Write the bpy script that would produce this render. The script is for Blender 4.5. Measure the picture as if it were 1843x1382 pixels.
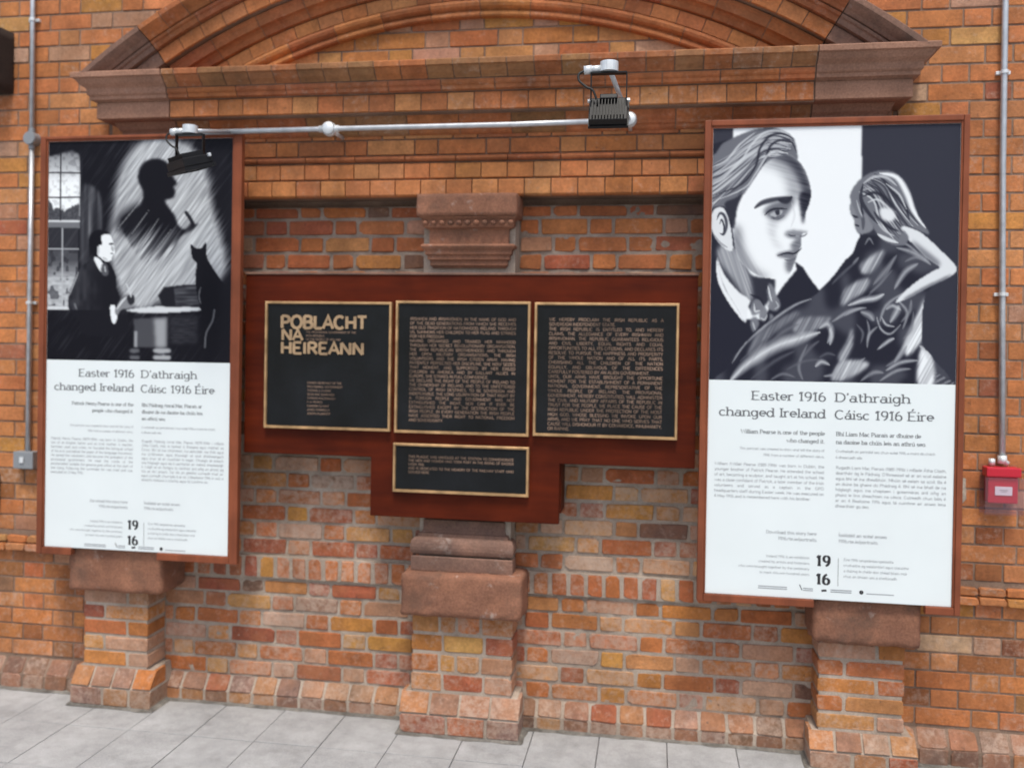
import bpy, bmesh, math, random
import numpy as np
from mathutils import Vector, Matrix

for o in list(bpy.data.objects):
    bpy.data.objects.remove(o)
S = bpy.context.scene
COL = S.collection
rnd = random.Random(1916)

# ------------------------------------------------------------------ camera
yaw, pitch, roll = math.radians(9.0987), math.radians(-0.534), math.radians(0.9279)
fw = Vector((-math.sin(yaw)*math.cos(pitch), math.cos(yaw)*math.cos(pitch), math.sin(pitch)))
r0 = fw.cross(Vector((0, 0, 1))).normalized()
u0 = r0.cross(fw)
rv = math.cos(roll)*r0 + math.sin(roll)*u0
uv = -math.sin(roll)*r0 + math.cos(roll)*u0
cd = bpy.data.cameras.new('camera')
cam = bpy.data.objects.new('camera', cd)
COL.objects.link(cam)
CAM = Vector((0, -4.0, 1.71))
cam.matrix_world = Matrix(((rv.x, uv.x, -fw.x, CAM.x), (rv.y, uv.y, -fw.y, CAM.y), (rv.z, uv.z, -fw.z, CAM.z), (0, 0, 0, 1)))
cd.sensor_width = 36.0
cd.sensor_fit = 'HORIZONTAL'
cd.lens = 1600.0/1843.0*36.0
cd.shift_y = -47.93/1843.0
cd.clip_start = 0.05
cd.clip_end = 500
cd.dof.use_dof = True            # the photograph is slightly out of focus
cd.dof.focus_distance = 2.9
cd.dof.aperture_fstop = 1.45
S.camera = cam

# ------------------------------------------------------------------ light
SUN_EL, SUN_AZ = 64.0, 10.0      # sun high in front of the wall, a little to its right
wd = bpy.data.worlds.new('World')
S.world = wd
wd.use_nodes = True
nt = wd.node_tree
nt.nodes.clear()
sky = nt.nodes.new('ShaderNodeTexSky')
sky.sky_type = 'NISHITA'
sky.sun_disc = False
sky.sun_elevation = math.radians(SUN_EL)
sky.sun_rotation = math.radians(180.0 - SUN_AZ)
sky.dust_density = 4.0
sky.ozone_density = 0.6
bg = nt.nodes.new('ShaderNodeBackground')
bg.inputs['Strength'].default_value = 0.105
wo = nt.nodes.new('ShaderNodeOutputWorld')
nt.links.new(sky.outputs[0], bg.inputs[0])
nt.links.new(bg.outputs[0], wo.inputs[0])
sl = bpy.data.lights.new('sun', 'SUN')
sl.energy = 1.5
sl.angle = math.radians(12)
sl.color = (1.0, 0.975, 0.90)
so = bpy.data.objects.new('sun', sl)
COL.objects.link(so)
el, az = math.radians(SUN_EL), math.radians(SUN_AZ)
to_sun = Vector((math.sin(az)*math.cos(el), -math.cos(az)*math.cos(el), math.sin(el)))
so.rotation_euler = to_sun.to_track_quat('Z', 'Y').to_euler()
S.view_settings.view_transform = 'Standard'
S.view_settings.look = 'None'
S.view_settings.exposure = 0.66
S.view_settings.gamma = 1.0
S.view_settings.use_curve_mapping = False

# ------------------------------------------------------------------ materials
def new_mat(name):
    m = bpy.data.materials.new(name)
    m.use_nodes = True
    n = m.node_tree
    n.nodes.clear()
    out = n.nodes.new('ShaderNodeOutputMaterial')
    b = n.nodes.new('ShaderNodeBsdfPrincipled')
    n.links.new(b.outputs[0], out.inputs[0])
    return m, n, b

def noise(n, vec, scale, detail=4, rough=0.55):
    t = n.nodes.new('ShaderNodeTexNoise')
    t.inputs['Scale'].default_value = scale
    t.inputs['Detail'].default_value = detail
    t.inputs['Roughness'].default_value = rough
    n.links.new(vec, t.inputs['Vector'])
    return t.outputs['Fac']

def ramp(n, fac, stops):
    r = n.nodes.new('ShaderNodeValToRGB')
    n.links.new(fac, r.inputs[0])
    e = r.color_ramp.elements
    while len(e) < len(stops):
        e.new(0.5)
    for i, (p, c) in enumerate(stops):
        e[i].position = p
        e[i].color = (c, c, c, 1) if isinstance(c, (int, float)) else (*c, 1)
    return r.outputs[0]

def mixc(n, fac, a, b, mode='MIX'):
    m = n.nodes.new('ShaderNodeMix')
    m.data_type = 'RGBA'
    m.blend_type = mode
    for i, v in ((0, fac), (6, a), (7, b)):
        if isinstance(v, (int, float)):
            m.inputs[i].default_value = v
        elif isinstance(v, tuple):
            m.inputs[i].default_value = (*v, 1)
        else:
            n.links.new(v, m.inputs[i])
    return m.outputs[2]

def maths(n, op, a, b=0.0):
    m = n.nodes.new('ShaderNodeMath')
    m.operation = op
    m.use_clamp = op in ('MULTIPLY', 'ADD')
    for i, v in ((0, a), (1, b)):
        if isinstance(v, (int, float)):
            m.inputs[i].default_value = v
        else:
            n.links.new(v, m.inputs[i])
    return m.outputs[0]

def obj_vec(n, spread=True):
    tc = n.nodes.new('ShaderNodeTexCoord')
    if not spread:
        return tc.outputs['Object']
    oi = n.nodes.new('ShaderNodeObjectInfo')
    sc = maths(n, 'MULTIPLY', oi.outputs['Random'], 1.0)
    vm = n.nodes.new('ShaderNodeVectorMath')
    vm.operation = 'MULTIPLY_ADD'
    vm.inputs[0].default_value = (37, 53, 71)
    cx = n.nodes.new('ShaderNodeCombineXYZ')
    for i in range(3):
        n.links.new(sc, cx.inputs[i])
    n.links.new(cx.outputs[0], vm.inputs[0])
    vm.inputs[1].default_value = (37, 53, 71)
    n.links.new(tc.outputs['Object'], vm.inputs[2])
    return vm.outputs[0]

def bump(n, b, h, strength, dist=0.004):
    bp = n.nodes.new('ShaderNodeBump')
    bp.inputs['Strength'].default_value = strength
    bp.inputs['Distance'].default_value = dist
    n.links.new(h, bp.inputs['Height'])
    n.links.new(bp.outputs[0], b.inputs['Normal'])

def weather(n, c, lo=0.80, hi=1.14):
    ge = n.nodes.new('ShaderNodeNewGeometry')
    mp = n.nodes.new('ShaderNodeMapping')
    mp.inputs['Scale'].default_value = (2.6, 2.6, 1.1)
    n.links.new(ge.outputs['Position'], mp.inputs[0])
    f = ramp(n, noise(n, mp.outputs[0], 1.5, 6, 0.62), [(0.34, lo), (0.66, hi)])
    return mixc(n, 1.0, c, f, 'MULTIPLY')

def brick_mat():
    m, n, b = new_mat('fired clay brick')
    v = obj_vec(n)
    oi = n.nodes.new('ShaderNodeObjectInfo')
    base = oi.outputs['Color']
    wear = oi.outputs['Alpha']
    f1 = ramp(n, noise(n, v, 14, 5), [(0.3, 0.78), (0.7, 1.18)])
    c = mixc(n, 1.0, base, f1, 'MULTIPLY')
    f2 = ramp(n, noise(n, v, 75, 3), [(0.35, 0.86), (0.65, 1.12)])
    c = mixc(n, 1.0, c, f2, 'MULTIPLY')
    # tonal drift towards yellow and purple inside a brick
    dr = ramp(n, noise(n, v, 9, 2), [(0.42, 0.0), (0.62, 1.0)])
    c = mixc(n, maths(n, 'MULTIPLY', dr, 0.28), c, (0.36, 0.15, 0.06))
    # lime bloom and mortar smears
    s = noise(n, v, 32, 8, 0.78)
    s = maths(n, 'MULTIPLY', maths(n, 'SUBTRACT', maths(n, 'ADD', s, maths(n, 'MULTIPLY', wear, 0.32)), 0.655), 5.0)
    s = maths(n, 'MULTIPLY', maths(n, 'MAXIMUM', s, 0.0), 0.56)
    c = mixc(n, s, c, (0.52, 0.40, 0.32))
    # soot specks
    k = ramp(n, noise(n, v, 48, 3, 0.6), [(0.66, 0.0), (0.74, 1.0)])
    c = mixc(n, maths(n, 'MULTIPLY', k, 0.55), c, (0.06, 0.04, 0.035))
    c = weather(n, c)
    n.links.new(c, b.inputs['Base Color'])
    b.inputs['Roughness'].default_value = 0.78
    b.inputs['Specular IOR Level'].default_value = 0.3
    bump(n, b, noise(n, v, 80, 6, 0.75), 0.8, 0.004)
    return m

def rough_mat(name, ca, cb, scale=9, dirt=None, white=0.0, bs=0.5, rough=0.88, spread=True, fine=120):
    m, n, b = new_mat(name)
    v = obj_vec(n, spread)
    c = mixc(n, ramp(n, noise(n, v, scale, 5, 0.6), [(0.32, 0.0), (0.68, 1.0)]), ca, cb)
    c = mixc(n, 1.0, c, ramp(n, noise(n, v, fine, 3), [(0.3, 0.8), (0.7, 1.18)]), 'MULTIPLY')
    if white:
        w = ramp(n, noise(n, v, scale*1.7, 6, 0.7), [(0.60, 0.0), (0.70, 1.0)])
        c = mixc(n, maths(n, 'MULTIPLY', w, white), c, (0.52, 0.45, 0.40))
    if dirt:
        w = ramp(n, noise(n, v, scale*0.8, 5, 0.65), [(0.50, 0.0), (0.66, 1.0)])
        c = mixc(n, maths(n, 'MULTIPLY', w, dirt), c, (0.07, 0.055, 0.045))
    c = weather(n, c, 0.84, 1.12)
    n.links.new(c, b.inputs['Base Color'])
    b.inputs['Roughness'].default_value = rough
    b.inputs['Specular IOR Level'].default_value = 0.25
    bump(n, b, noise(n, v, scale*7, 6, 0.7), bs, 0.004)
    return m

def plain_mat(name, c, rough=0.5, metal=0.0, spec=0.5, var=0.0, vs=20, bs=0.0):
    m, n, b = new_mat(name)
    v = obj_vec(n, False)
    if var:
        f = ramp(n, noise(n, v, vs, 4), [(0.3, 1-var), (0.7, 1+var)])
        n.links.new(mixc(n, 1.0, c, f, 'MULTIPLY'), b.inputs['Base Color'])
    else:
        b.inputs['Base Color'].default_value = (*c, 1)
    b.inputs['Roughness'].default_value = rough
    b.inputs['Metallic'].default_value = metal
    b.inputs['Specular IOR Level'].default_value = spec
    if bs:
        bump(n, b, noise(n, v, vs*3, 4), bs, 0.002)
    return m

def wood_mat(name, ca, cb, rough, stretch, spec=0.5):
    m, n, b = new_mat(name)
    tc = n.nodes.new('ShaderNodeTexCoord')
    mp = n.nodes.new('ShaderNodeMapping')
    mp.inputs['Scale'].default_value = stretch
    n.links.new(tc.outputs['Object'], mp.inputs[0])
    c = mixc(n, ramp(n, noise(n, mp.outputs[0], 3.0, 6, 0.6), [(0.3, 0.0), (0.7, 1.0)]), ca, cb)
    g = ramp(n, noise(n, tc.outputs['Object'], 5, 3), [(0.3, 0.8), (0.7, 1.2)])
    c = mixc(n, 1.0, c, g, 'MULTIPLY')
    n.links.new(c, b.inputs['Base Color'])
    b.inputs['Roughness'].default_value = rough
    b.inputs['Specular IOR Level'].default_value = spec
    bump(n, b, noise(n, mp.outputs[0], 8.0, 4), 0.15, 0.001)
    return m

M = {}
M['brick'] = brick_mat()
M['mortar_pale'] = rough_mat('pale lime mortar', (0.32, 0.255, 0.20), (0.44, 0.37, 0.305), 7, 0.22, 0.3, 0.7, fine=200)
M['mortar_mid'] = rough_mat('grey brown mortar', (0.25, 0.19, 0.15), (0.37, 0.30, 0.245), 7, 0.3, 0.2, 0.7, fine=200)
M['mortar_dark'] = rough_mat('thin sooty mortar', (0.19, 0.125, 0.09), (0.30, 0.21, 0.155), 6, 0.4, 0.0, 0.5, fine=200)
M['stone'] = rough_mat('red sandstone', (0.31, 0.145, 0.088), (0.20, 0.095, 0.062), 6, 0.50, 0.55, 0.9)
M['stone_pale'] = rough_mat('pale pink sandstone', (0.35, 0.195, 0.135), (0.28, 0.15, 0.10), 5, 0.20, 0.1, 0.3)
M['stone_grey'] = rough_mat('weathered grey brown sandstone', (0.25, 0.14, 0.10), (0.16, 0.098, 0.078), 7, 0.5, 0.35, 0.5)
M['slab'] = rough_mat('pale granite paving slab', (0.33, 0.335, 0.335), (0.39, 0.395, 0.40), 18, 0.12, 0.12, 0.3, 0.8, fine=300)
M['grime'] = rough_mat('grey silt at the wall foot', (0.10, 0.095, 0.085), (0.24, 0.225, 0.20), 16, 0.4, 0.3, 0.8)
M['frame'] = wood_mat('red brown painted timber', (0.27, 0.078, 0.034), (0.18, 0.052, 0.025), 0.5, (6, 6, 0.6), 0.25)
M['mahogany'] = wood_mat('varnished mahogany', (0.105, 0.015, 0.0035), (0.055, 0.008, 0.003), 0.5, (0.7, 5, 7), 0.12)
M['bronze_dark'] = rough_mat('dark patinated bronze with painted bluish sheen', (0.004, 0.0045, 0.004), (0.011, 0.013, 0.0155), 3.5, 0.0, 0.0, 0.12, 0.33, False, 160)  # bluish second tone paints patches of reflected sky into the dark patina
M['bronze'] = plain_mat('polished bronze edge', (0.60, 0.38, 0.19), 0.42, 0.7, 0.5, 0.35, 14)
M['letter_bright'] = plain_mat('worn bronze lettering', (0.42, 0.29, 0.17), 0.5, 0.45, 0.5, 0.3, 14)
M['letter_dull'] = plain_mat('dull bronze lettering', (0.215, 0.145, 0.105), 0.55, 0.15, 0.3, 0.5, 7)
M['white_print'] = plain_mat('white poster paper', (0.75, 0.82, 0.83), 0.42, 0, 0.35, 0.02, 3)
M['grey_ink'] = plain_mat('grey printing ink', (0.13, 0.14, 0.15), 0.5)
M['pale_ink'] = plain_mat('light grey printing ink', (0.30, 0.32, 0.34), 0.5)
M['black_ink'] = plain_mat('black printing ink', (0.02, 0.02, 0.024), 0.5)
M['galv'] = plain_mat('galvanised steel conduit', (0.52, 0.55, 0.58), 0.38, 0.55, 0.5, 0.15, 25)
M['galv_bright'] = plain_mat('bright zinc fitting', (0.72, 0.76, 0.78), 0.4, 0.35, 0.5, 0.12, 40)
M['grey_box'] = plain_mat('grey painted metal box', (0.27, 0.29, 0.31), 0.45, 0.2)
M['black'] = plain_mat('black painted aluminium', (0.009, 0.009, 0.010), 0.5, 0.0, 0.3, 0.2, 30)
M['black_rubber'] = plain_mat('black rubber cable', (0.012, 0.012, 0.012), 0.6)
M['lens'] = plain_mat('floodlight glass', (0.25, 0.26, 0.27), 0.12)
M['red'] = plain_mat('red alarm plastic', (0.52, 0.015, 0.035), 0.3)
M['label'] = plain_mat('white alarm label', (0.78, 0.78, 0.82), 0.4)
M['dark_block'] = rough_mat('dark brown painted iron', (0.035, 0.026, 0.022), (0.05, 0.036, 0.03), 10, 0.2, 0.0, 0.3)
M['plaster'] = rough_mat('pale filler patch', (0.50, 0.43, 0.35), (0.40, 0.34, 0.28), 18, 0.15, 0.0, 0.5)

def clear_mat():
    m, n, b = new_mat('clear plastic cover')
    out = [x for x in n.nodes if x.type == 'OUTPUT_MATERIAL'][0]
    tr = n.nodes.new('ShaderNodeBsdfTransparent')
    tr.inputs[0].default_value = (0.93, 0.90, 0.92, 1)
    b.inputs['Base Color'].default_value = (0.72, 0.55, 0.62, 1)
    b.inputs['Roughness'].default_value = 0.2
    mx = n.nodes.new('ShaderNodeMixShader')
    mx.inputs[0].default_value = 0.05
    n.links.new(tr.outputs[0], mx.inputs[1])
    n.links.new(b.outputs[0], mx.inputs[2])
    n.links.new(mx.outputs[0], out.inputs[0])
    return m
M['clear'] = clear_mat()

def print_mat():
    m, n, b = new_mat('black and white poster print')
    a = n.nodes.new('ShaderNodeAttribute')
    a.attribute_name = 'ink'
    n.links.new(a.outputs['Color'], b.inputs['Base Color'])
    b.inputs['Roughness'].default_value = 0.5
    b.inputs['Specular IOR Level'].default_value = 0.12
    return m
M['print'] = print_mat()

# ------------------------------------------------------------------ helpers
def link(o, parent=None):
    COL.objects.link(o)
    if parent is not None:
        o.parent = parent
    return o

def mesh_obj(name, verts, faces, mat, parent=None, loc=None, smooth=False):
    me = bpy.data.meshes.new(name)
    me.from_pydata([tuple(v) for v in verts], [], faces)
    me.materials.append(M[mat] if isinstance(mat, str) else mat)
    if smooth:
        me.polygons.foreach_set('use_smooth', [True]*len(me.polygons))
    me.update()
    o = bpy.data.objects.new(name, me)
    if loc is not None:
        o.location = loc
    return link(o, parent)

def bm_obj(name, bm, mat, parent=None, loc=None, smooth=False):
    me = bpy.data.meshes.new(name)
    bmesh.ops.recalc_face_normals(bm, faces=bm.faces)
    bm.to_mesh(me)
    bm.free()
    me.materials.append(M[mat])
    if smooth:
        me.polygons.foreach_set('use_smooth', [True]*len(me.polygons))
    o = bpy.data.objects.new(name, me)
    if loc is not None:
        o.location = loc
    return link(o, parent)

def root(name, loc, label, cat, group=None):
    o = bpy.data.objects.new(name, None)
    o.location = loc
    o.empty_display_size = 0.1
    COL.objects.link(o)
    o['label'] = label
    o['category'] = cat
    if group:
        o['group'] = group
    return o

class Geo:
    """Collects shapes in coordinates relative to an origin."""
    def __init__(s, org=(0, 0, 0)):
        s.v, s.f, s.o = [], [], Vector(org)
    def add(s, vs, fs):
        k = len(s.v)
        s.v += [(Vector(p) - s.o) for p in vs]
        s.f += [tuple(i + k for i in f) for f in fs]
    def box(s, x0, x1, y0, y1, z0, z1, b=0.0):
        if b <= 0:
            s.add([(x0, y0, z0), (x1, y0, z0), (x1, y1, z0), (x0, y1, z0), (x0, y0, z1), (x1, y0, z1), (x1, y1, z1), (x0, y1, z1)],
                  [(0, 3, 2, 1), (4, 5, 6, 7), (0, 1, 5, 4), (1, 2, 6, 5), (2, 3, 7, 6), (3, 0, 4, 7)])
            return
        bm = bmesh.new()
        bmesh.ops.create_cube(bm, size=1)
        for v in bm.verts:
            v.co = Vector(((x0+x1)/2 + v.co.x*(x1-x0), (y0+y1)/2 + v.co.y*(y1-y0), (z0+z1)/2 + v.co.z*(z1-z0)))
        bmesh.ops.bevel(bm, geom=bm.edges[:], offset=b, segments=2, affect='EDGES', profile=0.6)
        bm.verts.index_update()
        s.add([v.co.copy() for v in bm.verts], [tuple(v.index for v in f.verts) for f in bm.faces])
        bm.free()
    def tube(s, pts, r, n=12, cap=True, r2=None):
        pts = [Vector(p) for p in pts]
        rings = []
        up = None
        for i, p in enumerate(pts):
            d = (pts[min(i+1, len(pts)-1)] - pts[max(i-1, 0)]).normalized()
            if up is None:
                up = d.orthogonal().normalized()
            up = (up - d*up.dot(d)).normalized()
            w = d.cross(up)
            rr = r if r2 is None else r + (r2-r)*i/(len(pts)-1)
            rings.append([p + (up*math.cos(t) + w*math.sin(t))*rr for t in [2*math.pi*k/n for k in range(n)]])
        vs = [q for rg in rings for q in rg]
        fs = []
        for i in range(len(pts)-1):
            for k in range(n):
                a, b = i*n+k, i*n+(k+1) % n
                fs.append((a, b, b+n, a+n))
        if cap:
            fs.append(tuple(range(n))[::-1])
            fs.append(tuple((len(pts)-1)*n+k for k in range(n)))
        s.add(vs, fs)
    def obj(s, name, mat, parent=None, smooth=False):
        """Origin of the mesh sits at s.o in world; parent roots are unrotated."""
        loc = s.o - (parent_world(parent) if parent is not None else Vector((0, 0, 0)))
        return mesh_obj(name, s.v, s.f, mat, parent, loc, smooth)

def parent_world(o):
    p = Vector((0, 0, 0))
    while o is not None:
        p += Vector(o.location)
        o = o.parent
    return p

def vnoise(x, y, seed=0):
    """Smooth value noise on arrays."""
    rs = np.random.RandomState(seed)
    T = rs.rand(256, 256)
    xi, yi = np.floor(x).astype(int), np.floor(y).astype(int)
    fx, fy = x-xi, y-yi
    fx, fy = fx*fx*(3-2*fx), fy*fy*(3-2*fy)
    g = lambda a, b: T[a % 256, b % 256]
    return (g(xi, yi)*(1-fx)+g(xi+1, yi)*fx)*(1-fy) + (g(xi, yi+1)*(1-fx)+g(xi+1, yi+1)*fx)*fy

# ---- bricks
CACHE = {}
def brick_mesh(w, h, d, kind):
    q = (round(w/0.004), round(h/0.004), round(d/0.01), kind)
    var = rnd.randrange(5 if kind == 'rough' else 3)
    key = (*q, var)
    if key in CACHE:
        return CACHE[key]
    w, h = q[0]*0.004, q[1]*0.004
    rr = random.Random(hash(key[:3]) + var*77)
    c = (0.002, 0.008) if kind == 'rough' else (0.0012, 0.0035)
    j = 0.0022 if kind == 'rough' else 0.0005
    pts = []
    for sx, sz in ((-1, -1), (1, -1), (1, 1), (-1, 1)):
        a, b = rr.uniform(*c), rr.uniform(*c)
        if kind == 'rough' and rr.random() < 0.16:
            a, b = a+rr.uniform(0.004, 0.014), b+rr.uniform(0.003, 0.010)
        X, Z = sx*w/2 + rr.uniform(-j, j), sz*h/2 + rr.uniform(-j, j)
        p1, p2 = (X - sx*a, Z), (X, Z - sz*b)
        pts += [p2, p1] if (sx*sz > 0) == (False) else [p1, p2]
    # order: go round counter-clockwise
    cx = sum(p[0] for p in pts)/8; cz = sum(p[1] for p in pts)/8
    pts.sort(key=lambda p: math.atan2((p[1]-cz)/h, (p[0]-cx)/w))
    ins = 0.0024 if kind == 'rough' else 0.0015
    vs = []
    for (x, z) in pts:
        vs.append((x - math.copysign(ins, x), 0 if kind != 'rough' else rr.uniform(-0.0012, 0.0008), z - math.copysign(ins, z)))
    for (x, z) in pts:
        vs.append((x, ins*0.9, z))
    for (x, z) in pts:
        vs.append((x, d, z))
    fs = [tuple(range(8))]
    for k in range(8):
        b = (k+1) % 8
        fs.append((k, k+8, b+8, b))
        fs.append((k+8, k+16, b+16, b+8))
    me = bpy.data.meshes.new('brick')
    me.from_pydata(vs, [], fs)
    me.materials.append(M['brick'])
    me.update()
    CACHE[key] = me
    return me

ORANGE = [(0.43, 0.165, 0.046), (0.46, 0.19, 0.058), (0.40, 0.145, 0.044), (0.47, 0.215, 0.08), (0.37, 0.12, 0.042), (0.49, 0.235, 0.09)]
SOFT = [(0.49, 0.184, 0.062), (0.51, 0.200, 0.074), (0.475, 0.172, 0.060), (0.505, 0.214, 0.084), (0.46, 0.163, 0.060)]
FLAME = [(0.43, 0.142, 0.046), (0.39, 0.122, 0.046), (0.45, 0.162, 0.052), (0.41, 0.135, 0.052)]
RED = [(0.34, 0.098, 0.048), (0.30, 0.088, 0.052), (0.36, 0.11, 0.042), (0.32, 0.115, 0.06)]
OCHRE = [(0.48, 0.225, 0.058), (0.46, 0.20, 0.05), (0.50, 0.26, 0.09)]
PINK = [(0.43, 0.245, 0.155), (0.39, 0.20, 0.12), (0.45, 0.27, 0.175)]
DARK = [(0.15, 0.09, 0.065), (0.19, 0.105, 0.07)]
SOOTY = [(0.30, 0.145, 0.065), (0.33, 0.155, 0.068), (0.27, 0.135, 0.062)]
WARM = [(0.37, 0.125, 0.050), (0.40, 0.138, 0.052), (0.35, 0.118, 0.050)]
DIRTY = [(0.30, 0.17, 0.115), (0.34, 0.165, 0.09), (0.25, 0.13, 0.085), (0.36, 0.21, 0.14), (0.22, 0.13, 0.10), (0.38, 0.185, 0.08)]

def pal(weights):
    t = rnd.random()*sum(w for w, _ in weights)
    for w, p in weights:
        t -= w
        if t <= 0:
            break
    c = rnd.choice(p)
    k = rnd.uniform(0.90, 1.08)
    return tuple(min(1, x*k*rnd.uniform(0.95, 1.05)) for x in c)

OUTER = [(9, SOFT), (0.8, OCHRE), (0.3, RED), (0.5, PINK)]
BAND = [(9, SOFT), (1.2, WARM)]
INFILL_LOW = [(3.4, FLAME), (2.0, ORANGE), (2.0, RED), (2.0, OCHRE), (1.5, PINK), (0.35, DARK)]
INFILL_TOP = [(5, FLAME), (1.5, ORANGE), (2.5, RED), (0.4, OCHRE), (0.6, PINK), (0.2, DARK)]
PIL = [(3.0, ORANGE), (1.5, FLAME), (2.2, OCHRE), (1.0, RED), (1.4, PINK)]

def put(parent, org, me, x, y, z, col, wear, name='brick', rot=None):
    o = bpy.data.objects.new(name, me)
    o.location = (x-org.x, y-org.y, z-org.z)
    if rot is not None:
        o.rotation_euler = rot
    o.color = (*col, wear)
    o.parent = parent
    COL.objects.link(o)
    return o

def flemish(x0, x1, zs, joint, Sl=0.215, Hl=0.1025, ph=0.0, wob=0.0):
    """Rectangles (xa, xb, za, zb) of a wall in Flemish bond; zs are the joint centres."""
    out = []
    for k, (za, zb) in enumerate(zip(zs[:-1], zs[1:])):
        per = Sl + Hl + 2*joint
        x = x0 - per + ((ph + (k % 2)*(per/2)) % per)
        i = 0
        while x < x1:
            L = (Sl if i % 2 == 0 else Hl)
            L += rnd.uniform(-wob, wob)
            a, b = max(x, x0), min(x + L, x1)
            if b - a > 0.028:
                out.append((a, b, za + joint/2, zb - joint/2, k))
            x += L + joint
            i += 1
    return out

def lay(parent, org, rects, y, palette, kind, wear, depth=0.05, skip=None, jy=0.0015, mod=None):
    n = 0
    for (a, b, za, zb, k) in rects:
        cx, cz = (a+b)/2, (za+zb)/2
        if skip and skip(a, b, za, zb):
            continue
        me = brick_mesh(b-a, zb-za, depth, kind)
        w = rnd.uniform(*wear)
        col = pal(palette)
        if mod:
            col, w = mod(cx, cz, col, w)
        put(parent, org, me, cx, y + rnd.uniform(-jy, jy), cz, col, max(0, min(1, w)))
        n += 1
    return n

def mortar_bed(name, parent, x0, x1, z0, z1, y, mat, amp=0.002, step=0.014, seed=1, freq=26, hole=None):
    nx, nz = max(2, int((x1-x0)/step)), max(2, int((z1-z0)/step))
    X, Z = np.meshgrid(np.linspace(x0, x1, nx), np.linspace(z0, z1, nz))
    N = vnoise(X*freq+50, Z*freq+50, seed) + 0.5*vnoise(X*freq*2.7+9, Z*freq*2.7+90, seed+1) - 0.75
    Y = y - N*amp*2
    V = np.stack([X, Y, Z], -1).reshape(-1, 3)
    idx = np.arange(nx*nz).reshape(nz, nx)
    F = np.stack([idx[:-1, :-1], idx[:-1, 1:], idx[1:, 1:], idx[1:, :-1]], -1).reshape(-1, 4)
    if hole is not None:
        c = V[F].mean(1)
        F = F[~hole(c[:, 0], c[:, 2])]
    g = Geo((x0, y, z0))
    me = bpy.data.meshes.new(name)
    me.from_pydata((V - np.array([x0, y, z0])).tolist(), [], F.tolist())
    me.materials.append(M[mat])
    me.polygons.foreach_set('use_smooth', [True]*len(me.polygons))
    me.update()
    o = bpy.data.objects.new(name, me)
    o.location = Vector((x0, y, z0)) - (parent_world(parent) if parent else Vector())
    return link(o, parent)

# ================================================================== THE WALL
wall = root('brick_wall', (-0.8, 0, 0), 'orange brick station wall with sandstone pilasters and an arched brick pediment', 'wall')
WO = Vector(wall.location)
YO, YI, YB = -0.02, 0.0, -0.10       # outer face, infill face, face of the moulded band

g = Geo((-0.8, 0, 0))
g.box(-5.2, 3.4, 0.035, 0.5, -0.1, 4.3)
g.obj('masonry_core', 'mortar_dark', wall)

# ---- outer wall, left and right of the pilasters, and above the pediment
zo = [3.010 + 0.0773*k for k in range(-38, 8)]
def inside_arch(x, z, r=2.86, cx=-0.787, cz=0.65):
    return (x-cx)**2 + (z-cz)**2 < r*r
def soot(cx, cz, col, w):
    # old soot and spalling in the lowest courses, worn white lower down
    if cz < 1.05:
        w = w + 0.25*rnd.random()
        if rnd.random() < 0.25:
            col = tuple(c*0.62 for c in col)
    return col, w

for nm, x0, x1, seed in (('outer_wall', -3.52, -2.63, 3), ('outer_wall', 1.0, 1.78, 4)):
    p = mortar_bed(nm, wall, x0, x1, -0.02, 3.0, YO+0.0035, 'mortar_dark', 0.0012, 0.02, seed)
    org = parent_world(p)
    rects = flemish(x0, x1, [z for z in zo if 0.14 < z < 3.02], 0.008, ph=0.05 if seed == 3 else 0.12, wob=0.002)
    rects = [r for r in rects if not (0.655 < (r[2]+r[3])/2 < 0.765)]
    lay(p, org, rects, YO, OUTER, 'smooth', (0.08, 0.5), mod=soot)
    # projecting string course
    za, zb = 0.672, 0.748
    for (a, b, c, d, k) in flemish(x0, x1, [za, 0.710, zb], 0.006, 0.1025, 0.1025, 0.03):
        put(p, org, brick_mesh(b-a, d-c, 0.06, 'rough'), (a+b)/2, YO-0.03+0.012*(k), (c+d)/2, pal(OUTER), rnd.uniform(0.2, 0.7))
    # sloping plinth: leaning headers over upright ones
    x = x0
    while x < x1:
        L = 0.108 + rnd.uniform(-0.004, 0.004)
        o = put(p, org, brick_mesh(L, 0.085, 0.05, 'rough'), x+L/2, YO-0.026, 0.108, pal([(4, DIRTY), (1, DARK)]), rnd.uniform(0.35, 0.8))
        o.rotation_euler = (math.radians(-38), 0, 0)
        put(p, org, brick_mesh(L, 0.07, 0.05, 'rough'), x+L/2, YO-0.055, 0.036, pal([(4, DIRTY), (1, DARK)]), rnd.uniform(0.4, 0.9))
        x += L + 0.013

# wall strips beside the cornice ends and all of the wall above the cornice
p = mortar_bed('upper_wall', wall, -3.52, 1.78, 2.64, 3.62, YO+0.0035, 'mortar_dark', 0.0012, 0.02, 7)
org = parent_world(p)
rects = flemish(-2.63, -2.40, [z for z in zo if 2.65 < z < 3.02], 0.008, ph=0.2) + flemish(0.80, 1.0, [z for z in zo if 2.65 < z < 3.02], 0.008, ph=0.3)
lay(p, org, rects, YO, OUTER, 'smooth', (0.05, 0.4))
rects = flemish(-3.52, 1.78, [z for z in zo if 3.0 < z < 3.6], 0.008, ph=0.05, wob=0.002)
sk = lambda a, b, za, zb: inside_arch(a, za, 2.84) and inside_arch(b, za, 2.84) and inside_arch(a, zb, 2.84) and inside_arch(b, zb, 2.84)
lay(p, org, rects, YO, OUTER + [(1.5, PINK)], 'smooth', (0.1, 0.45), skip=sk)

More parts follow.
